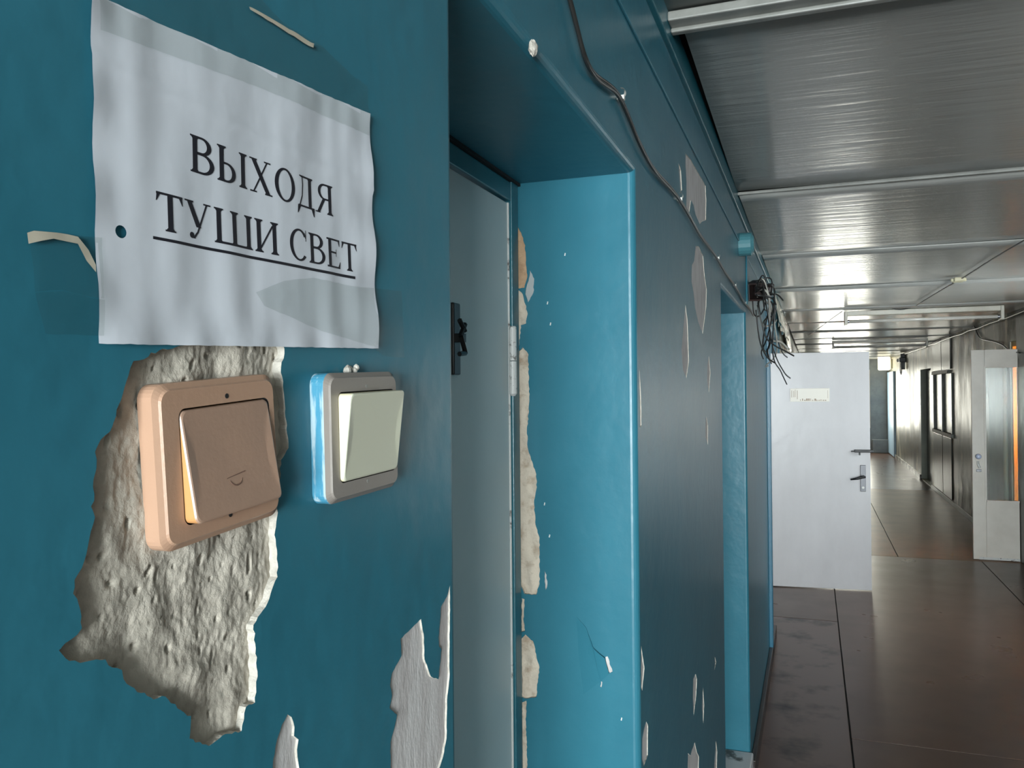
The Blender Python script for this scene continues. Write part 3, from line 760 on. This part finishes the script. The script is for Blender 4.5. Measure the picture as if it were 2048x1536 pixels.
# orange curtain hanging outside the pane of the side window, pale post beside it
b = MB(); rows = []
n = 40
for j in range(2):
    z = (ZW0 + 0.01, ZW1 - 0.01)[j]
    rows.append([(RX + 0.10 + 0.010 * math.sin(i * 1.3), YW0 + 0.01 + (YW1 - YW0 - 0.02) * i / n, z) for i in range(n + 1)])
b.strip(rows); o = b.build('curtain', CURTAIN, smooth=True)
sd = o.modifiers.new('thickness', 'SOLIDIFY'); sd.thickness = 0.003
tag(o, 'orange curtain in the sunlit side window seen through the glazed door', 'curtain')

# ------------------------------------------------------------------ paper notice
nt_ = empty('paper_notice'); nt_.location = (0, 0.33, 1.63)
tag(nt_, 'white paper notice with black Cyrillic lettering taped to teal wall', 'notice')
NO = nt_.location
qc = [Vector(wl(*p)) for p in ((171, -14), (733, 228), (749, 697), (191, 688))]     # TL TR BR BL
def bil(s, t):
    a = qc[3] + (qc[2] - qc[3]) * s; c = qc[0] + (qc[1] - qc[0]) * s
    return a + (c - a) * t
def wave(y, z):
    s = (y - qc[0].x) / (qc[1].x - qc[0].x); t = (z - qc[3].y) / (qc[0].y - qc[3].y)
    h = 0.0016 + 0.0008 * noise.noise(Vector((y * 34, z * 14, 1.0))) + 0.0007 * noise.noise(Vector((y * 70, z * 9, 5.0)))
    h += 0.0007 * math.exp(-((t - 0.82 + 0.02 * s) / 0.018) ** 2)
    h += 0.0018 * max(0.0, s - 0.9) * 10 * math.sin(t * 9) ** 2
    h += 0.0016 * max(0.0, 0.15 - t) * 6 * math.sin(s * 17) ** 2
    h += 0.0016 * max(0.0, 0.06 - s) * 14 * math.sin(t * 11) ** 2
    return max(0.0006, h)
N_ = 60; edge = []
for i in range(N_): edge.append(bil(i / N_, 0))
for i in range(40): edge.append(bil(1, i / 40))
for i in range(N_): edge.append(bil(1 - i / N_, 1))
for i in range(40): edge.append(bil(0, 1 - i / 40))
edge = [(p.x + 0.00025 * noise.noise(Vector((p.x * 400, p.y * 400, 0))), p.y + 0.00035 * noise.noise(Vector((p.x * 400, p.y * 400, 7)))) for p in edge]
hc = wl(236, 464)
hole = [(hc[0] + 0.0029 * math.cos(2 * math.pi * i / 18), hc[1] + 0.0026 * math.sin(2 * math.pi * i / 18)) for i in range(18)]
extra = []
for i in range(1, 64):
    for j in range(1, 44):
        p = bil(i / 64, j / 44)
        if (p.x - hc[0]) ** 2 + (p.y - hc[1]) ** 2 > 0.0036 ** 2: extra.append((p.x, p.y))
vs, fs = cdt(edge, [hole], extra)
mb = MB(); mb.add([(wave(v[0], v[1]) - NO.x, v[0] - NO.y, v[1] - NO.z) for v in vs], fs)
o = mb.build('sheet', PAPER, nt_, smooth=True)
sd = o.modifiers.new('thickness', 'SOLIDIFY'); sd.thickness = 0.0002; sd.offset = -1; sd.use_rim = False

# --- serif capitals drawn as outlines, cap height 1
SW, TN, SF = 0.165, 0.062, 0.045
def rect_(x0, y0, x1, y1): return [(x0, y0), (x1, y0), (x1, y1), (x0, y1)]
def bar(x0, y0, x1, y1, wd):     # slanted stroke of horizontal width wd
    n = 6; out = []
    for i in range(n):
        a, c = i / n, (i + 1) / n
        xa, ya, xb, yb = x0 + (x1 - x0) * a, y0 + (y1 - y0) * a, x0 + (x1 - x0) * c, y0 + (y1 - y0) * c
        out.append([(xa - wd / 2, ya), (xa + wd / 2, ya), (xb + wd / 2, yb), (xb - wd / 2, yb)])
    return out
def serif(x0, x1, y, up):        # slab with brackets at a stem end
    d = SF if up else -SF
    out = [rect_(x0 - 0.085, min(y, y + d), x1 + 0.085, max(y, y + d))]
    out.append([(x0 - 0.05, y + d), (x0, y + d), (x0, y + d * 2.2)]); out.append([(x1, y + d), (x1 + 0.05, y + d), (x1, y + d * 2.2)])
    return out
def stem(x, y0=0.0, y1=1.0, bot=True, top=True):
    out = []
    n = 6
    for i in range(n): out.append(rect_(x, y0 + (y1 - y0) * i / n, x + SW, y0 + (y1 - y0) * (i + 1) / n))
    if bot: out += serif(x, x + SW, y0, True)
    if top: out += serif(x, x + SW, y1, False)
    return out
def bowl(xs, cx, xr, y0, y1, side=1, thick=SW):
    ym, ry = (y0 + y1) / 2, (y1 - y0) / 2; n = 18; out = []
    def pt(t, dx, dy): return (cx + (xr - cx - side * dx) * math.sin(t), ym + (ry - dy) * math.cos(t))
    for i in range(n):
        t0, t1 = math.pi * i / n, math.pi * (i + 1) / n
        out.append([pt(t0, 0, 0), pt(t1, 0, 0), pt(t1, thick, TN), pt(t0, thick, TN)])
    lo, hi = min(xs, cx), max(xs, cx)
    out.append(rect_(lo, y1 - TN, hi, y1)); out.append(rect_(lo, y0, hi, y0 + TN))
    return out
def ring(cx, cy, rx, ry, thick, thin, a0, a1, n=40):
    out = []
    for i in range(n):
        t0, t1 = a0 + (a1 - a0) * i / n, a0 + (a1 - a0) * (i + 1) / n
        f = lambda t, dx, dy: (cx + (rx - dx) * math.cos(t), cy + (ry - dy) * math.sin(t))
        out.append([f(t0, 0, 0), f(t1, 0, 0), f(t1, thick, thin), f(t0, thick, thin)])
    return out
def hserif(x, y, s=0.16): return [rect_(x - s / 2 - 0.03, y - SF if y > 0.5 else y, x + s / 2 + 0.03, y if y > 0.5 else y + SF)]
G = {}
G['В'] = (0.98, stem(0.14) + bowl(0.2, 0.46, 0.82, 0.52, 1.0) + bowl(0.2, 0.48, 0.92, 0.0, 0.565))
G['Ы'] = (1.34, stem(0.14) + bowl(0.2, 0.42, 0.80, 0.0, 0.56) + stem(1.03))
G['Х'] = (1.07, bar(0.22, 1, 0.86, 0, 0.19) + bar(0.83, 1, 0.21, 0, 0.062) + hserif(0.22, 1.0, 0.26) + hserif(0.83, 1.0, 0.22) + hserif(0.21, 0.0, 0.22) + hserif(0.86, 0.0, 0.26))
G['О'] = (1.10, ring(0.55, 0.5, 0.48, 0.52, 0.16, TN, 0, 2 * math.pi))
G['Д'] = (1.04, stem(0.66, 0.03, 1.0, bot=False) + [rect_(0.24, 1 - TN, 0.74, 1.0), rect_(0.10, 0.0, 0.97, TN)] + bar(0.32, 0.98, 0.35, 0.72, 0.055) + bar(0.35, 0.72, 0.31, 0.36, 0.055) + bar(0.31, 0.36, 0.16, 0.02, 0.06)
          + [[(0.04, -0.22), (0.08, -0.22), (0.24, 0.03), (0.07, 0.05)], [(0.92, -0.22), (0.96, -0.22), (0.98, 0.05), (0.80, 0.03)]] + hserif(0.30, 1.0, 0.2))
G['Я'] = (0.98, stem(0.70) + bowl(0.75, 0.52, 0.16, 0.46, 1.0, side=-1, thick=0.14) + bar(0.47, 0.48, 0.15, 0.02, 0.15) + hserif(0.12, 0.0, 0.2))
G['Т'] = (0.93, stem(0.39, top=False) + [rect_(0.04, 1 - TN, 0.89, 1.0), [(0.03, 0.76), (0.055, 0.76), (0.17, 0.955), (0.06, 1.0)], [(0.875, 0.76), (0.90, 0.76), (0.87, 1.0), (0.76, 0.955)]])
G['У'] = (1.06, bar(0.2, 1, 0.55, 0.30, 0.18) + bar(0.86, 1, 0.50, 0.14, 0.062) + bar(0.50, 0.16, 0.40, 0.03, 0.075) + ring(0.29, 0.06, 0.085, 0.085, 0.085, 0.085, 0, 2 * math.pi, 14) + [rect_(0.26, -0.02, 0.42, 0.035)] + hserif(0.2, 1.0, 0.26) + hserif(0.86, 1.0, 0.2))
G['Ш'] = (1.66, stem(0.14) + stem(0.75) + stem(1.36) + [rect_(0.2, 0, 1.4, TN * 1.1)])
G['И'] = (1.12, stem(0.14) + stem(0.82) + bar(0.28, 0.12, 0.83, 0.88, 0.075))
G['С'] = (1.02, ring(0.56, 0.5, 0.48, 0.52, 0.16, TN, math.radians(38), math.radians(318)) + [[(0.90, 0.66), (0.93, 0.66), (0.93, 1.02), (0.90, 1.02)], [(0.82, 0.86), (0.93, 0.68), (0.93, 0.74), (0.86, 0.93)]])
G['Е'] = (0.93, stem(0.14, bot=False, top=False) + [rect_(0.05, 1 - TN, 0.82, 1.0), rect_(0.05, 0, 0.84, TN), rect_(0.25, 0.5, 0.62, 0.5 + TN),
          [(0.80, 0.78), (0.83, 0.78), (0.83, 1.0), (0.72, 0.96)], [(0.84, 0.24), (0.87, 0.24), (0.84, 0.0), (0.72, 0.04)], rect_(0.60, 0.40, 0.625, 0.65)])
G[' '] = (0.42, [])
def write(text, tl, tr, br, bl, name):
    q = [Vector(wl(*p)) for p in (tl, tr, br, bl)]
    W = sum(G[c][0] for c in text); x = 0.0; mb = MB()
    off0 = 0.05; W2 = W - 0.10
    for ch in text:
        adv, polys = G[ch]
        parts_ = []
        for pl in polys:
            if len(pl) == 4 and max(abs(pl[1][0] - pl[0][0]), abs(pl[2][0] - pl[3][0])) > 0.1:
                k = int(max(abs(pl[1][0] - pl[0][0]), abs(pl[2][0] - pl[3][0])) / 0.06) + 1
                lerp = lambda p, q_, t: (p[0] + (q_[0] - p[0]) * t, p[1] + (q_[1] - p[1]) * t)
                for i in range(k):
                    parts_.append([lerp(pl[0], pl[1], i / k), lerp(pl[0], pl[1], (i + 1) / k), lerp(pl[3], pl[2], (i + 1) / k), lerp(pl[3], pl[2], i / k)])
            else:
                parts_.append(pl)
        for pl in parts_:
            vs = []
            for a, c in pl:
                s = (x + a - off0) / W2
                lo = q[3] + (q[2] - q[3]) * s; hi = q[0] + (q[1] - q[0]) * s
                p = lo + (hi - lo) * c
                vs.append((wave(p.x, p.y) + 0.00035 - NO.x, p.x - NO.y, p.y - NO.z))
            mb.add(vs, [tuple(range(len(vs)))])
        x += adv
    return mb.build(name, INK, nt_, recalc=False)
write('ВЫХОДЯ', (372.6, 267.5), (657.5, 374), (659.7, 433.4), (374, 342.5), 'lettering')['label'] = 'first line of printed words ВЫХОДЯ'
write('ТУШИ СВЕТ', (304.6, 382.3), (705, 490), (707, 545.5), (307, 459.5), 'lettering')['label'] = 'second line of printed words ТУШИ СВЕТ'
q = [Vector(wl(*p)) for p in ((299, 472.5), (704, 553.5), (704, 559), (299, 478.5))]
mb = MB(); rows = []
for i in range(41):
    s = i / 40; hi = q[0] + (q[1] - q[0]) * s; lo = q[3] + (q[2] - q[3]) * s
    rows.append([(wave(p.x, p.y) + 0.00035 - NO.x, p.x - NO.y, p.y - NO.z) for p in (lo, hi)])
mb.strip(rows); mb.build('underline', INK, nt_, recalc=False)
# clear tape
def tape(pts, over, name='tape', m=TAPEM):
    poly = rough([wl(*p) for p in pts], 0.004, 0.0002, len(pts))
    bx = grow(poly, 0); ex = []
    y = bx[0][0]
    while y < bx[1][0]:
        z = bx[0][1]
        while z < bx[2][1]:
            if inside((y, z), poly): ex.append((y, z))
            z += 0.004
        y += 0.004
    vs, fs = cdt(poly, extra=ex)
    quad = [(p.x, p.y) for p in qc]
    mb = MB(); vv = []
    for v in vs:
        near = inside((v[0], v[1]), quad)
        h = wave(v[0], v[1]) + over if near else 0.0008 + over * 0.5 + 0.0005 * noise.noise(Vector((v[0] * 90, v[1] * 90, 2)))
        vv.append((h - NO.x, v[0] - NO.y, v[1] - NO.z))
    mb.add(vv, fs); return mb.build(name, m, nt_, smooth=True, recalc=False)
tape([(56, 470), (120, 468), (196, 476), (196, 598), (120, 580), (66, 584)], 0.0008)
tape([(66, 586), (120, 582), (196, 600), (196, 672), (86, 668)], 0.0011)
tape([(230, -40), (480, -40), (560, 44), (640, 92), (700, 150), (732, 172), (732, 272), (520, 180), (330, 110), (190, 62), (185, -20)], 0.0008)
tape([(505, 585), (560, 562), (620, 556), (700, 573), (800, 582), (806, 716), (764, 712), (740, 694), (640, 664), (520, 612)], 0.0008)
tape([(49, 466), (62, 462), (110, 466), (150, 474), (172, 500), (186, 530), (186, 545), (168, 522), (150, 488), (100, 478), (52, 488)], 0.0014, 'dusty_tape_edge', TAPEE)
tape([(494, 14), (500, 16), (555, 48), (600, 74), (618, 86), (624, 88), (622, 96), (612, 92), (552, 54), (496, 20)], 0.0014, 'dusty_tape_edge', TAPEE)

# ------------------------------------------------------------------ light switches
def rrect(w_, h_, r, n=6, cx=0, cy=0):
    out = []
    for (sx, sy, a0) in ((1, 1, 0), (-1, 1, 90), (-1, -1, 180), (1, -1, 270)):
        for i in range(n + 1):
            a = math.radians(a0 + 90 * i / n)
            out.append((cx + sx * (w_ / 2 - r) + r * math.cos(a), cy + sy * (h_ / 2 - r) + r * math.sin(a)))
    return out
def switch(name, label, cy, cz, w_, h_, c0, c1, c2, rot, plate_m, side_m, rock_m, rside_m, ro, tilt):
    root = empty(name)
    root.location = (c0, cy, cz); root.rotation_euler = (rot, 0, 0)
    tag(root, label, 'light switch', None, 'light switches under the notice')
    ch = 0.003
    # plate with a recessed rectangular well for the rocker
    mb = MB()
    L0 = rrect(w_, h_, 0.007); L1 = L0; L2 = rrect(w_ - 2 * ch, h_ - 2 * ch, 0.0055)
    well = rrect(ro[2] + 0.0016, ro[3] + 0.0016, 0.004, cx=ro[0], cy=ro[1])
    c1r, c2r = c1 - c0, c2 - c0
    mb.strip([[(0, a, c) for a, c in L0], [(c1r, a, c) for a, c in L1], [(c2r - 0.001, a, c) for a, c in rrect(w_ - 1.5 * ch, h_ - 1.5 * ch, 0.006)], [(c2r, a, c) for a, c in L2]], mi=0, close=True)
    ns = len(L0)
    for i in range(ns): mb.mi[i] = 1
    vs, fs = cdt(L2, [well]); mb.add([(c2r, v[0], v[1]) for v in vs], fs, 0)
    mb.strip([[(c2r, a, c) for a, c in well], [(c2r - 0.006, a, c) for a, c in well]], mi=2, close=True)
    vs, fs = cdt(well); mb.add([(c2r - 0.006, v[0], v[1]) for v in vs], fs, 2)
    pl = mb.build('plate', [plate_m, side_m, DARKG], root)
    # rocker: bulges out at one end
    mb = MB(); n = 12
    base = rrect(ro[2], ro[3], 0.003, cx=ro[0], cy=ro[1])
    def out(c):
        s = (c - ro[1]) / ro[3] + 0.5          # 0 bottom .. 1 top
        return c2r + (tilt[0] * (1 - s) + tilt[1] * s) + 0.0009 * (2 * s - 1) ** 2
    top = rrect(ro[2] - 0.0022, ro[3] - 0.0022, 0.003, cx=ro[0], cy=ro[1])
    mb.strip([[(c2r - 0.005, a, c) for a, c in base], [(out(c) - 0.0011, a, c) for a, c in base], [(out(c) - 0.0003, a * 0.985 + ro[0] * 0.015, c * 0.985 + ro[1] * 0.015) for a, c in base], [(out(c), a, c) for a, c in top]], mi=0, close=True)
    nb = len(base)
    for i in range(nb): mb.mi[i] = 1
    ex = [(ro[0] + ro[2] * (i / 10 - 0.5), ro[1] + ro[3] * (j / 10 - 0.5)) for i in range(1, 10) for j in range(1, 10)]
    vs, fs = cdt(top, extra=ex); mb.add([(out(v[1]), v[0], v[1]) for v in vs], fs, 0)
    rk = mb.build('rocker', [rock_m, rside_m], root)
    return root, pl, rk, out, c2r
def scr(root, pl, c2r, a, c, m, r=0.0012):
    mb = MB(); mb.tube([(c2r - 0.001, a, c), (c2r + 0.0002, a, c)], r, 10); mb.build('screw_hole', m, pl)

yA = on_x(278, 900, -0.005).y; yB = on_x(559, 900, 0.006).y
cyb = (yA + yB) / 2; wb = yB - yA
zt_ = on_x(430, 757, 0.006).z; zb_ = on_x(440, 1070, 0.006).z
czb = (zt_ + zb_) / 2; hb = (zt_ - zb_) * 1.0
root, pl, rk, out, c2r = switch('light_switch', 'brown plastic rocker switch over the broken plaster', cyb, czb, wb, hb, -0.004, 0.0035, 0.006, 0.075,
    BROWNP, BROWNP, BROWNR, ORANGEP, (0.0028, -0.001, wb * 0.745, hb * 0.69), (0.0056, -0.0006))
scr(root, pl, c2r, 0.003, hb / 2 - 0.0082, DARKG); scr(root, pl, c2r, 0.001, -hb / 2 + 0.0082, DARKG)
# worn smile-shaped scuff on the rocker
mb = MB(); pth = []
for i in range(11):
    a = math.radians(200 + 140 * i / 10); c = -hb * 0.135 + 0.004 * math.sin(a); pth.append((out(c) + 0.0001, 0.0015 + 0.0045 * math.cos(a), c))
mb.tube(pth, [0.0001 + 0.00028 * math.sin(math.pi * i / 10) for i in range(11)], 6)
mb.tube([(out(-hb * 0.12) + 0.0001, -0.0045, -hb * 0.135), (out(-hb * 0.12) + 0.0001, 0.0085, -hb * 0.115)], 0.00022, 6)
mb.build('scuff_mark', mat('scuff', (0.15, 0.085, 0.06, 1), 0.6), rk)

yA = on_x(622, 870, 0.0).y; yB = on_x(798, 870, 0.0115).y
cyw = (yA + yB) / 2; ww = yB - yA
zt_ = on_x(720, 744, 0.0115).z; zb_ = on_x(720, 994, 0.0115).z
czw = (zt_ + zb_) / 2; hw = zt_ - zb_
root, pl, rk, out, c2r = switch('light_switch', 'cream rocker switch with grey plate and blue paint smears on its side', cyw, czw, ww, hw, 0.0, 0.0085, 0.0115, 0.03,
    GREYPL, SMEAR, CREAM, CREAMY, (0.0025, 0.000, ww * 0.79, hw * 0.68), (0.0012, 0.0075))
scr(root, pl, c2r, 0.001, hw / 2 - 0.0085, ALU, 0.0010); scr(root, pl, c2r, 0.000, -hw / 2 + 0.0085, ALU, 0.0010)
mb = MB()
lmp = Vector((0.004, -0.002, hw / 2 + 0.002))
for k in range(5):
    c = lmp + Vector((R.uniform(-0.002, 0.002), (k - 2) * 0.0024, R.uniform(-0.001, 0.0015)))
    rr_ = R.uniform(0.0018, 0.0030)
    mb.tube([c + Vector((0, 0, -rr_)), c + Vector((0, 0, -rr_ * 0.3)), c + Vector((0, 0, rr_ * 0.5)), c + Vector((0, 0, rr_))], [rr_ * 0.5, rr_, rr_ * 0.8, rr_ * 0.2], 8)
mb.build('plaster_crumb', PLEDGE, root)

# ------------------------------------------------------------------ cable along the left wall
cb = empty('cable'); tag(cb, 'thin dark cable clipped along the upper left wall', 'cable')
pts = [(930,-640),(1010,-400),(1080,-190),(1122,-60),(1138,-5),(1155,60),(1172,122),(1195,158),(1233,187),(1256,232),(1280,290),(1310,343),(1353,392),(1376,428),(1402,474),(1430,511),(1450,545),(1466,567),(1476,583),(1487,603),(1499,618),(1507,632)]
path = []
P3 = [on_x(a, c, 0.0075) for a, c in pts]
def smooth_path(P, k=5):
    out = []
    for i in range(len(P) - 1):
        p0, p1, p2, p3 = P[max(i-1, 0)], P[i], P[i+1], P[min(i+2, len(P)-1)]
        for j in range(k):
            t = j / k
            out.append(0.5 * ((2*p1) + (p2-p0)*t + (2*p0-5*p1+4*p2-p3)*t*t + (3*p1-p0-3*p2+p3)*t*t*t))
    out.append(P[-1]); return out
sp_ = smooth_path(P3)
b = MB(); b.tube(sp_, 0.0027, 8); b.build('sheath', CABLE, cb, smooth=True)
b = MB(); b.tube([p + Vector((0.0005, 0, 0.0042)) + Vector((0, 0, 0.0006 * math.sin(i * 0.9))) for i, p in enumerate(sp_)], 0.0017, 6); b.build('second_strand', CABLE, cb, smooth=True)
for a, c in ((1234, 188), (1354, 393), (1431, 512), (1466, 567), (1487, 603)):
    p = on_x(a, c, 0.0)
    s = 1.0 + 0.25 * (p.y - 1) * 0.3
    b = MB(); b.box((0.0005, p.y - 0.004, p.z - 0.0095), (0.011, p.y + 0.004, p.z - 0.0035))
    rows = []
    for k in range(9):
        an = math.pi * (k / 8) - math.pi / 2
        rows.append([(0.0055 + 0.0062 * math.cos(an), y, p.z + 0.001 + 0.0068 * math.sin(an)) for y in (p.y - 0.0035, p.y + 0.0035)])
    b.strip(rows)
    rows2 = [[(x + 0.0012 if x > 0.006 else x, y, z) for x, y, z in r_] for r_ in rows]
    b.strip(rows2)
    b.build('cable_clip', CLIP, cb)

# ------------------------------------------------------------------ small teal box, wire tangle on the left wall
c = on_x(1489, 489, 0.02)
e = empty('junction_box'); tag(e, 'small pale teal junction box high on the left wall', 'electrical box')
b = MB(); b.tube([(0.0, c.y, c.z), (0.045, c.y, c.z), (0.05, c.y, c.z)], [0.045, 0.045, 0.04], 20); b.build('body', TEALBOX, e)
b = MB(); b.tube([(0.049, c.y, c.z), (0.056, c.y, c.z)], [0.036, 0.03], 20); b.build('lid', TEALBOX, e)
c = on_x(1527, 580, 0.06)
e = empty('wire_tangle'); tag(e, 'tangle of loose black wires around an open rusty box', 'wires')
b = MB()
tilt = Matrix.Translation((0, c.y, c.z)) @ Matrix.Rotation(math.radians(14), 4, 'X') @ Matrix.Rotation(math.radians(-8), 4, 'Z')
b.box((0.0, -0.06, -0.04), (0.012, 0.06, 0.04), tilt)
b.box((0.0, -0.06, 0.032), (0.06, 0.06, 0.04), tilt); b.box((0.0, -0.06, -0.04), (0.06, 0.06, -0.032), tilt)
b.box((0.0, 0.052, -0.032), (0.06, 0.06, 0.032), tilt)
BX = b.build('open_box', RUST, e, bevel=0.006)
b = MB(); b.box((0.062, -0.05, -0.01), (0.085, 0.07, 0.06), tilt @ Matrix.Rotation(math.radians(25), 4, 'Y')); b.build('hanging_lid', RUST, e, bevel=0.012)
rw_ = random.Random(11)
for k in range(13):
    y0 = c.y + rw_.uniform(-0.08, 0.08); z0_ = c.z + rw_.uniform(-0.04, 0.03)
    ex, ey, ez = rw_.uniform(0.02, 0.14), rw_.uniform(-0.25, 0.9), rw_.uniform(-0.42, -0.08)
    P = [Vector((0.03, y0, z0_)), Vector((0.05 + rw_.uniform(0, 0.06), y0 + rw_.uniform(-0.15, 0.15), z0_ - rw_.uniform(-0.04, 0.10))),
         Vector((0.03 + rw_.uniform(0, 0.08), y0 + ey * 0.4 + rw_.uniform(-0.1, 0.1), z0_ + ez * 0.6 + rw_.uniform(-0.06, 0.03))),
         Vector((0.02 + ex * 0.8, y0 + ey * 0.8, z0_ + ez * 0.9)), Vector((0.02 + ex, y0 + ey, z0_ + ez + rw_.uniform(-0.03, 0.05)))]
    b = MB(); b.tube(smooth_path(P, 7), 0.0032 if k % 4 else 0.0048, 6); b.build('wire', CABLE if k % 6 else CABLEW, e, smooth=True)
# long strands drooping towards the white door
for pp in ([(1512,620),(1516,660),(1522,690),(1535,715),(1550,726)], [(1515,610),(1530,670),(1548,690),(1570,702),(1588,712)], [(1530,590),(1548,588),(1558,592),(1566,601)],
           [(1505,600),(1508,628),(1518,632),(1528,618),(1530,600)]):
    P = [on_y(a, d, c.y + 0.02 * i) for i, (a, d) in enumerate(pp)]
    P = [Vector((max(p.x, 0.012), p.y, p.z)) for p in P]
    b = MB(); b.tube(smooth_path(P, 6), 0.0034, 6); b.build('wire', CABLE, e, smooth=True)
# torn pale sheets hanging from the top of the left wall beyond the box
for k, (ya, yb, za, zb2) in enumerate(((Y3A + 0.5, Y3A + 1.0, 2.12, 2.33), (Y3A + 1.1, Y3B + 0.6, 2.10, 2.34), (Y3B + 0.7, Y3B + 2.4, 2.06, 2.34))):
    rows = []
    for j in range(6):
        z = zb2 + (za - zb2) * j / 5
        rows.append([(0.012 + 0.045 * (j / 5) ** 1.5 * (0.6 + 0.6 * noise.noise(Vector((i * 0.5, k, j * 0.3)))) + 0.006, ya + (yb - ya) * i / 14, z + 0.05 * noise.noise(Vector((i * 0.9, k * 5, 0))) * j / 5) for i in range(15)])
    b = MB(); b.strip(rows); o = b.build('torn_sheet', FILM, smooth=True)
    sd = o.modifiers.new('thickness', 'SOLIDIFY'); sd.thickness = 0.002
    tag(o, ('short torn pale sheet hanging just past the wire tangle', 'middle torn pale sheet hanging above the open white door', 'long torn pale sheet hanging at the wall top behind the white door')[k], 'torn sheet', None, 'torn sheets along the top of the left wall')

# ------------------------------------------------------------------ fluorescent lamps
YL = on_z(1690, 622, H).y
xl0 = on_y(1688, 620, YL).x; xl1 = on_y(2006, 610, YL).x
def lamp(y, label):
    e = empty('fluorescent_lamp'); e.location = (0, y, 0); tag(e, label, 'lamp', None, 'unlit fluorescent lamps on the ceiling')
    zt0 = H - 0.006
    b = MB(); b.box((xl0 + 0.012, -0.045, zt0 - 0.045), (xl1 - 0.012, 0.045, zt0)); b.build('housing', LAMPW, e, bevel=0.006)
    for x in (xl0, xl1 - 0.028):
        b = MB(); b.box((x, -0.06, zt0 - 0.125), (x + 0.028, 0.06, zt0)); b.build('end_cap', LAMPW, e, bevel=0.006)
    b = MB(); b.tube([(xl0 + 0.045, -0.01, zt0 - 0.095), (xl1 - 0.045, -0.01, zt0 - 0.095)], 0.016, 12); tb = b.build('tube', TUBEM, e, smooth=True)
    for x in (xl0 + 0.028, xl1 - 0.045):
        b = MB(); b.tube([(x, -0.01, zt0 - 0.095), (x + 0.017, -0.01, zt0 - 0.095)], 0.017, 12); b.build('tube_cap', STEEL, tb)
    return e
lamp(YL, 'unlit tube lamp on the ceiling to the right of the white door')
lamp(YL + 5.0, 'farther unlit tube lamp mostly hidden behind the white door')

# ------------------------------------------------------------------ loose wires on the ceiling and right wall
zc_ = H - 0.02
e = empty('ceiling_wire'); tag(e, 'thin black wire running diagonally across the ceiling with a pale connector', 'wire')
P = [on_z(a, c, zc_) for a, c in ((2090, 455), (2048, 481), (1990, 515), (1925, 556), (1890, 576), (1850, 600), (1833, 611))]
b = MB(); b.tube(smooth_path(P, 4), 0.0042, 6); b.build('wire', CABLE, e, smooth=True)
k = on_z(1917, 560, zc_ - 0.004)
b = MB(); b.box((k.x - 0.030, k.y - 0.05, k.z - 0.012), (k.x + 0.030, k.y + 0.05, k.z + 0.012))
b.box((k.x - 0.045, k.y - 0.012, k.z - 0.010), (k.x + 0.045, k.y + 0.012, k.z + 0.010)); b.build('connector', CREAMY, e, bevel=0.004)
e = empty('ceiling_wire'); tag(e, 'thin dark wire slanting from the lamp towards the left wall', 'wire')
P = [on_z(a, c, zc_) for a, c in ((1684, 623), (1660, 640), (1640, 655), (1615, 672))]
b = MB(); b.tube(smooth_path(P, 4), 0.004, 6); b.build('wire', CABLE, e, smooth=True)
e = empty('ceiling_wire'); tag(e, 'sagging black wire along the tube lamp housing', 'wire')
P = [on_y(a, c, YL - 0.07) for a, c in ((1700, 617), (1760, 613), (1800, 619), (1840, 612), (1890, 612), (1925, 606), (1990, 601))]
b = MB(); b.tube(smooth_path(P, 5), 0.005, 6); b.build('wire', CABLE, e, smooth=True)
e = empty('wall_wire'); tag(e, 'black wire hanging from the ceiling down over the right wall', 'wire')
P = [on_x(a, c, RX - 0.012) for a, c in ((1936, 632), (1950, 655), (1957, 672), (1966, 679), (1990, 684), (2005, 690), (2018, 700), (2040, 706))]
b = MB(); b.tube(smooth_path(P, 5), 0.006, 6); b.build('wire', CABLE, e, smooth=True)
e = empty('wall_wire'); tag(e, 'dark cable lying along the joint of ceiling and right wall', 'cable')
P = [Vector((RX - 0.018, 8.2 + 0.5 * i, H - 0.03 - 0.012 * R.random())) for i in range(22)]
b = MB(); b.tube(smooth_path(P, 3), 0.010, 6); b.build('wire', CABLE, e, smooth=True)
